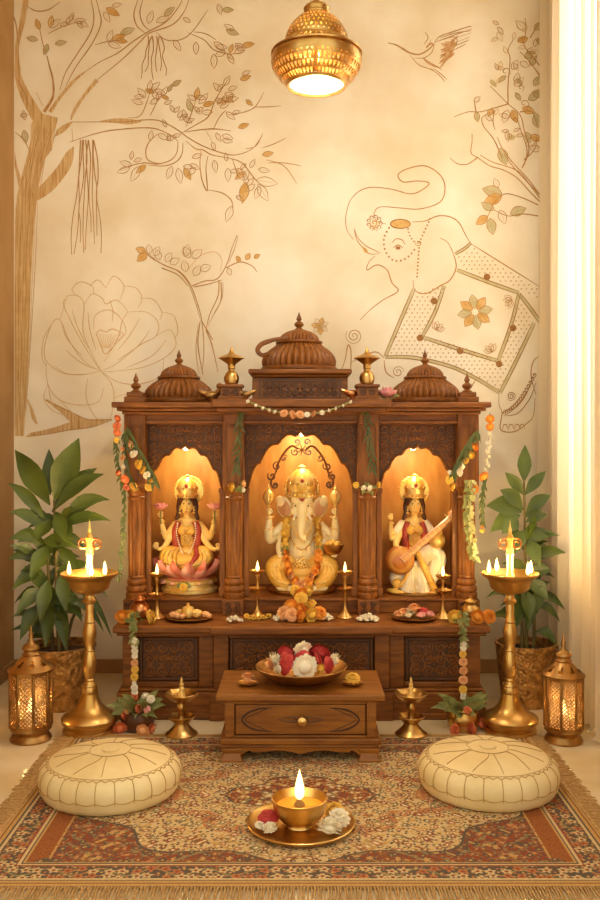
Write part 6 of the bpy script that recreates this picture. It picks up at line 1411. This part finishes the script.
# ---------------------------------------------------------------- potted plants
def plant(px, D, r, zt, label, leaves, stems, seed, fill):
    c = Vector((XX(px, D), D, 0)); t = thing('potted_plant', label, 'plant', c, 'tall potted plants flanking the shrine')
    hm = lambda a, i: 1+.012*math.sin(26*a+i*2.1)
    pr = [(.78*r, 0)]+[(r*(.8+.2*u), .004+(zt-.004)*u) for u in np.linspace(0, 1, 18)]+[(1.03*r, zt), (1.03*r, zt+.012), (.94*r, zt+.012), (.92*r, zt-.03)]
    obj('pot', M().lathe(pr, c, 104, mod=hm, cap=False).lathe([(0, .003), (.78*r, .003)], c, 32, cap=False), 'basket', t, sharp=70)
    obj('soil', M().lathe([(.93*r, zt-.03), (.5*r, zt-.02), (0, zt-.018)], c, 32), 'soil', t)
    b = M()
    for pts in stems: b.tube([P(x, y, D+dd) for x, y, dd in pts], [.011, .008, .005], n=8)
    obj('stem', b, 'stem', t)
    b = M(); rr = random.Random(seed)
    for x0, y0, x1, y1, w_, dd, bend in leaves:
        a_ = P(x0, y0, D+dd*.3); e_ = P(x1, y1, D+dd); b.leaf(a_, e_, w_*D/F, bend=bend, side=(e_-a_).cross(Vector((rr.uniform(-.35, .35), -1, rr.uniform(-.1, .5)))), fold=.22, prof=(.06, .45, .8, 1., .93, .7, .38, .02))
        b.tube([a_, a_*.9+e_*.1+Vector((0, .002, bend*(e_-a_).length*.36))], .003, n=5, k=1)
    for (x, y, n_, L0, L1, sp) in fill:
        for i in range(n_):
            a = rr.uniform(-.35, PI+.35); L = rr.uniform(L0, L1)*D/F; p = P(x+rr.uniform(-sp, sp), y+rr.uniform(-sp, sp)*1.2, D+rr.uniform(-.06, .06))
            dd = Vector((math.cos(a), rr.uniform(-.7, .4), math.sin(a)*.8-.15)).normalized(); b.leaf(p, p+dd*L, L*rr.uniform(.28, .42), bend=rr.uniform(.05, .22), side=dd.cross(Vector((rr.uniform(-.5, .5), -1, rr.uniform(0, .8)))), fold=.22)
    obj('foliage', b, 'leaf', t, recalc=False, sharp=80)
LL = [(54, 500, 79, 438, 28, -.05, .02), (50, 505, 15, 450, 26, -.03, .06), (50, 495, 49, 449, 15, .06, .0), (52, 512, 97, 468, 17, .02, .1), (54, 510, 104, 474, 15, -.06, .12), (60, 525, 110, 500, 15, -.04, .2), (46, 520, 8, 483, 13, -.02, .1),
      (56, 530, 111, 521, 13, -.08, .14), (44, 530, 9, 512, 12, -.04, .16), (46, 545, 9, 540, 14, -.05, .22), (50, 520, 36, 540, 18, -.12, .0), (56, 512, 66, 542, 16, -.14, .05), (62, 524, 72, 540, 14, -.15, .05), (48, 545, 30, 580, 15, -.13, .08), (46, 560, 8, 560, 14, -.06, .2), (58, 548, 80, 572, 14, -.03, .1), (42, 575, 12, 590, 14, -.1, .2), (48, 580, 40, 622, 15, -.16, .06), (44, 590, 16, 615, 15, -.12, .15),
      (60, 575, 66, 612, 14, -.12, .08), (62, 590, 82, 622, 13, .04, .15), (66, 580, 108, 598, 11, .05, .25), (70, 590, 112, 638, 8, .05, .25), (40, 605, 20, 640, 15, -.1, .12), (50, 605, 46, 648, 14, -.14, .08), (58, 605, 66, 650, 14, -.12, .1), (66, 605, 104, 632, 10, .05, .3)]
plant(60, 4.40, .166, .282, 'leafy green plant with spreading broad crown in a hammered pot by the tree mural', LL, [[(60, 672, 0), (57, 600, 0), (54, 500, .0)], [(54, 672, .03), (50, 600, .02), (46, 540, 0)], [(66, 672, -.02), (66, 610, 0), (64, 570, -.02)], [(62, 672, .02), (72, 620, .03), (90, 590, .03)]], 2,
      [(52, 535, 8, 28, 42, 9), (46, 565, 10, 26, 40, 12), (54, 595, 12, 26, 40, 12), (48, 620, 12, 24, 36, 16)])
LR = [(524, 482, 525, 445, 14, .0, .02), (524, 495, 505, 472, 12, -.03, .05), (525, 495, 546, 471, 12, -.02, .05), (523, 510, 500, 490, 16, -.05, .12), (522, 512, 486, 506, 20, -.06, .1), (520, 515, 490, 532, 18, -.08, .1), (518, 520, 502, 534, 16, -.1, .04), (525, 518, 551, 495, 14, -.03, .14), (526, 522, 548, 515, 13, -.04, .16), (527, 540, 549, 537, 13, -.03, .12), (528, 562, 566, 553, 13, -.04, .16), (524, 530, 510, 558, 16, -.09, .06), (528, 540, 540, 566, 15, -.1, .06), (529, 575, 552, 570, 14, -.04, .15), (530, 580, 548, 600, 15, -.08, .1),
      (520, 605, 486, 598, 8, -.04, .28), (520, 625, 487, 620, 8, -.04, .25), (535, 595, 565, 610, 9, -.04, .2), (534, 605, 560, 622, 9, -.04, .22), (535, 632, 559, 650, 9, -.05, .3), (526, 590, 530, 622, 15, -.1, .08), (520, 598, 516, 628, 14, -.1, .08), (532, 600, 528, 632, 12, -.1, .08)]
plant(526, 4.43, .145, .285, 'upright green plant with a pointed top leaf in a hammered pot by the curtain', LR, [[(527, 668, 0), (526, 600, 0), (524, 480, 0)], [(522, 668, 0), (522, 620, 0), (520, 590, 0)], [(532, 668, -.02), (534, 630, 0), (534, 600, 0)]], 8,
      [(524, 545, 8, 24, 36, 6), (525, 580, 10, 24, 36, 9), (527, 605, 8, 20, 32, 10)])

# ---------------------------------------------------------------- curtain
n = 420; v = []; f = []; zs = [0.012, .03, .3, 1., 2., 3., ZC-.03]
def cpath(u):
    y = 4.955-1.35*u; x = 1.335-.055*u
    return x, y
for i in range(n+1):
    u = i/n; x, y = cpath(u)
    ph = 2*PI*(u*10.5+.25*math.sin(u*9)); amp = .038+.016*math.sin(u*23+1)
    for k, z_ in enumerate(zs):
        g_ = 1-.25*(z_/ZC); a_ = amp*g_*(1+.12*math.sin(z_*1.7+u*14)); q_ = ph+.25*math.sin(z_*1.1+u*5)
        v.append((x+a_*math.sin(q_)+.012*math.sin(2.3*q_+1)-(.03 if k < 1 else 0)*.6, y+.018*math.cos(q_), z_))
K = len(zs)
for i in range(n):
    for k in range(K-1): f.append((i*K+k, (i+1)*K+k, (i+1)*K+k+1, i*K+k+1))
t = thing('curtain', 'long pale gold sheer curtain hanging in folds over the bright window', 'curtain', (1.32, 4.3, 0))
obj('drape', M().add(v, f), 'sheer', t, sharp=180, recalc=False)
obj('rod', M().tube([(1.33, 4.97, ZC-.03), (1.28, 3.5, ZC-.03)], .012, n=10, k=1), 'brassd', t)

# ---------------------------------------------------------------- light, sky, camera
wd = bpy.data.worlds.new('sky'); SC.world = wd; wd.use_nodes = True; bg = wd.node_tree.nodes['Background']; bg.inputs['Color'].default_value = (1, .90, .69, 1); bg.inputs['Strength'].default_value = WORLD
sd = bpy.data.lights.new('sun', 'SUN'); sd.energy = SUN; sd.angle = math.radians(6); sd.color = (1, .96, .9); so = bpy.data.objects.new('sun', sd); COL.objects.link(so)
so.rotation_euler = Vector((-1, -.10, -.30)).to_track_quat('-Z', 'Y').to_euler(); so.location = (4, 4, 4)
ad = bpy.data.lights.new('window_daylight', 'AREA'); ad.shape = 'RECTANGLE'; ad.size = .75; ad.size_y = 2.6; ad.energy = WINW; ad.color = (1, .96, .9); ao = bpy.data.objects.new('window_daylight', ad); COL.objects.link(ao)
ao.location = (XR+.45, 4.2, 2.6); ao.rotation_euler = Vector((-1, 0, -.15)).to_track_quat('-Z', 'Y').to_euler()
cd = bpy.data.cameras.new('camera'); cam = bpy.data.objects.new('camera', cd); COL.objects.link(cam); cam.location = (0, 0, CAMZ); cam.rotation_euler = (PI/2, 0, 0)
cd.sensor_fit = 'VERTICAL'; cd.sensor_height = 24; cd.lens = 24*F/900; cd.shift_y = (436-450)/900; cd.clip_start = .05
SC.camera = cam
SC.view_settings.view_transform = 'Standard'; SC.view_settings.look = 'None'; SC.view_settings.gamma = 1; SC.view_settings.exposure = EXPO; SC.view_settings.use_curve_mapping = False
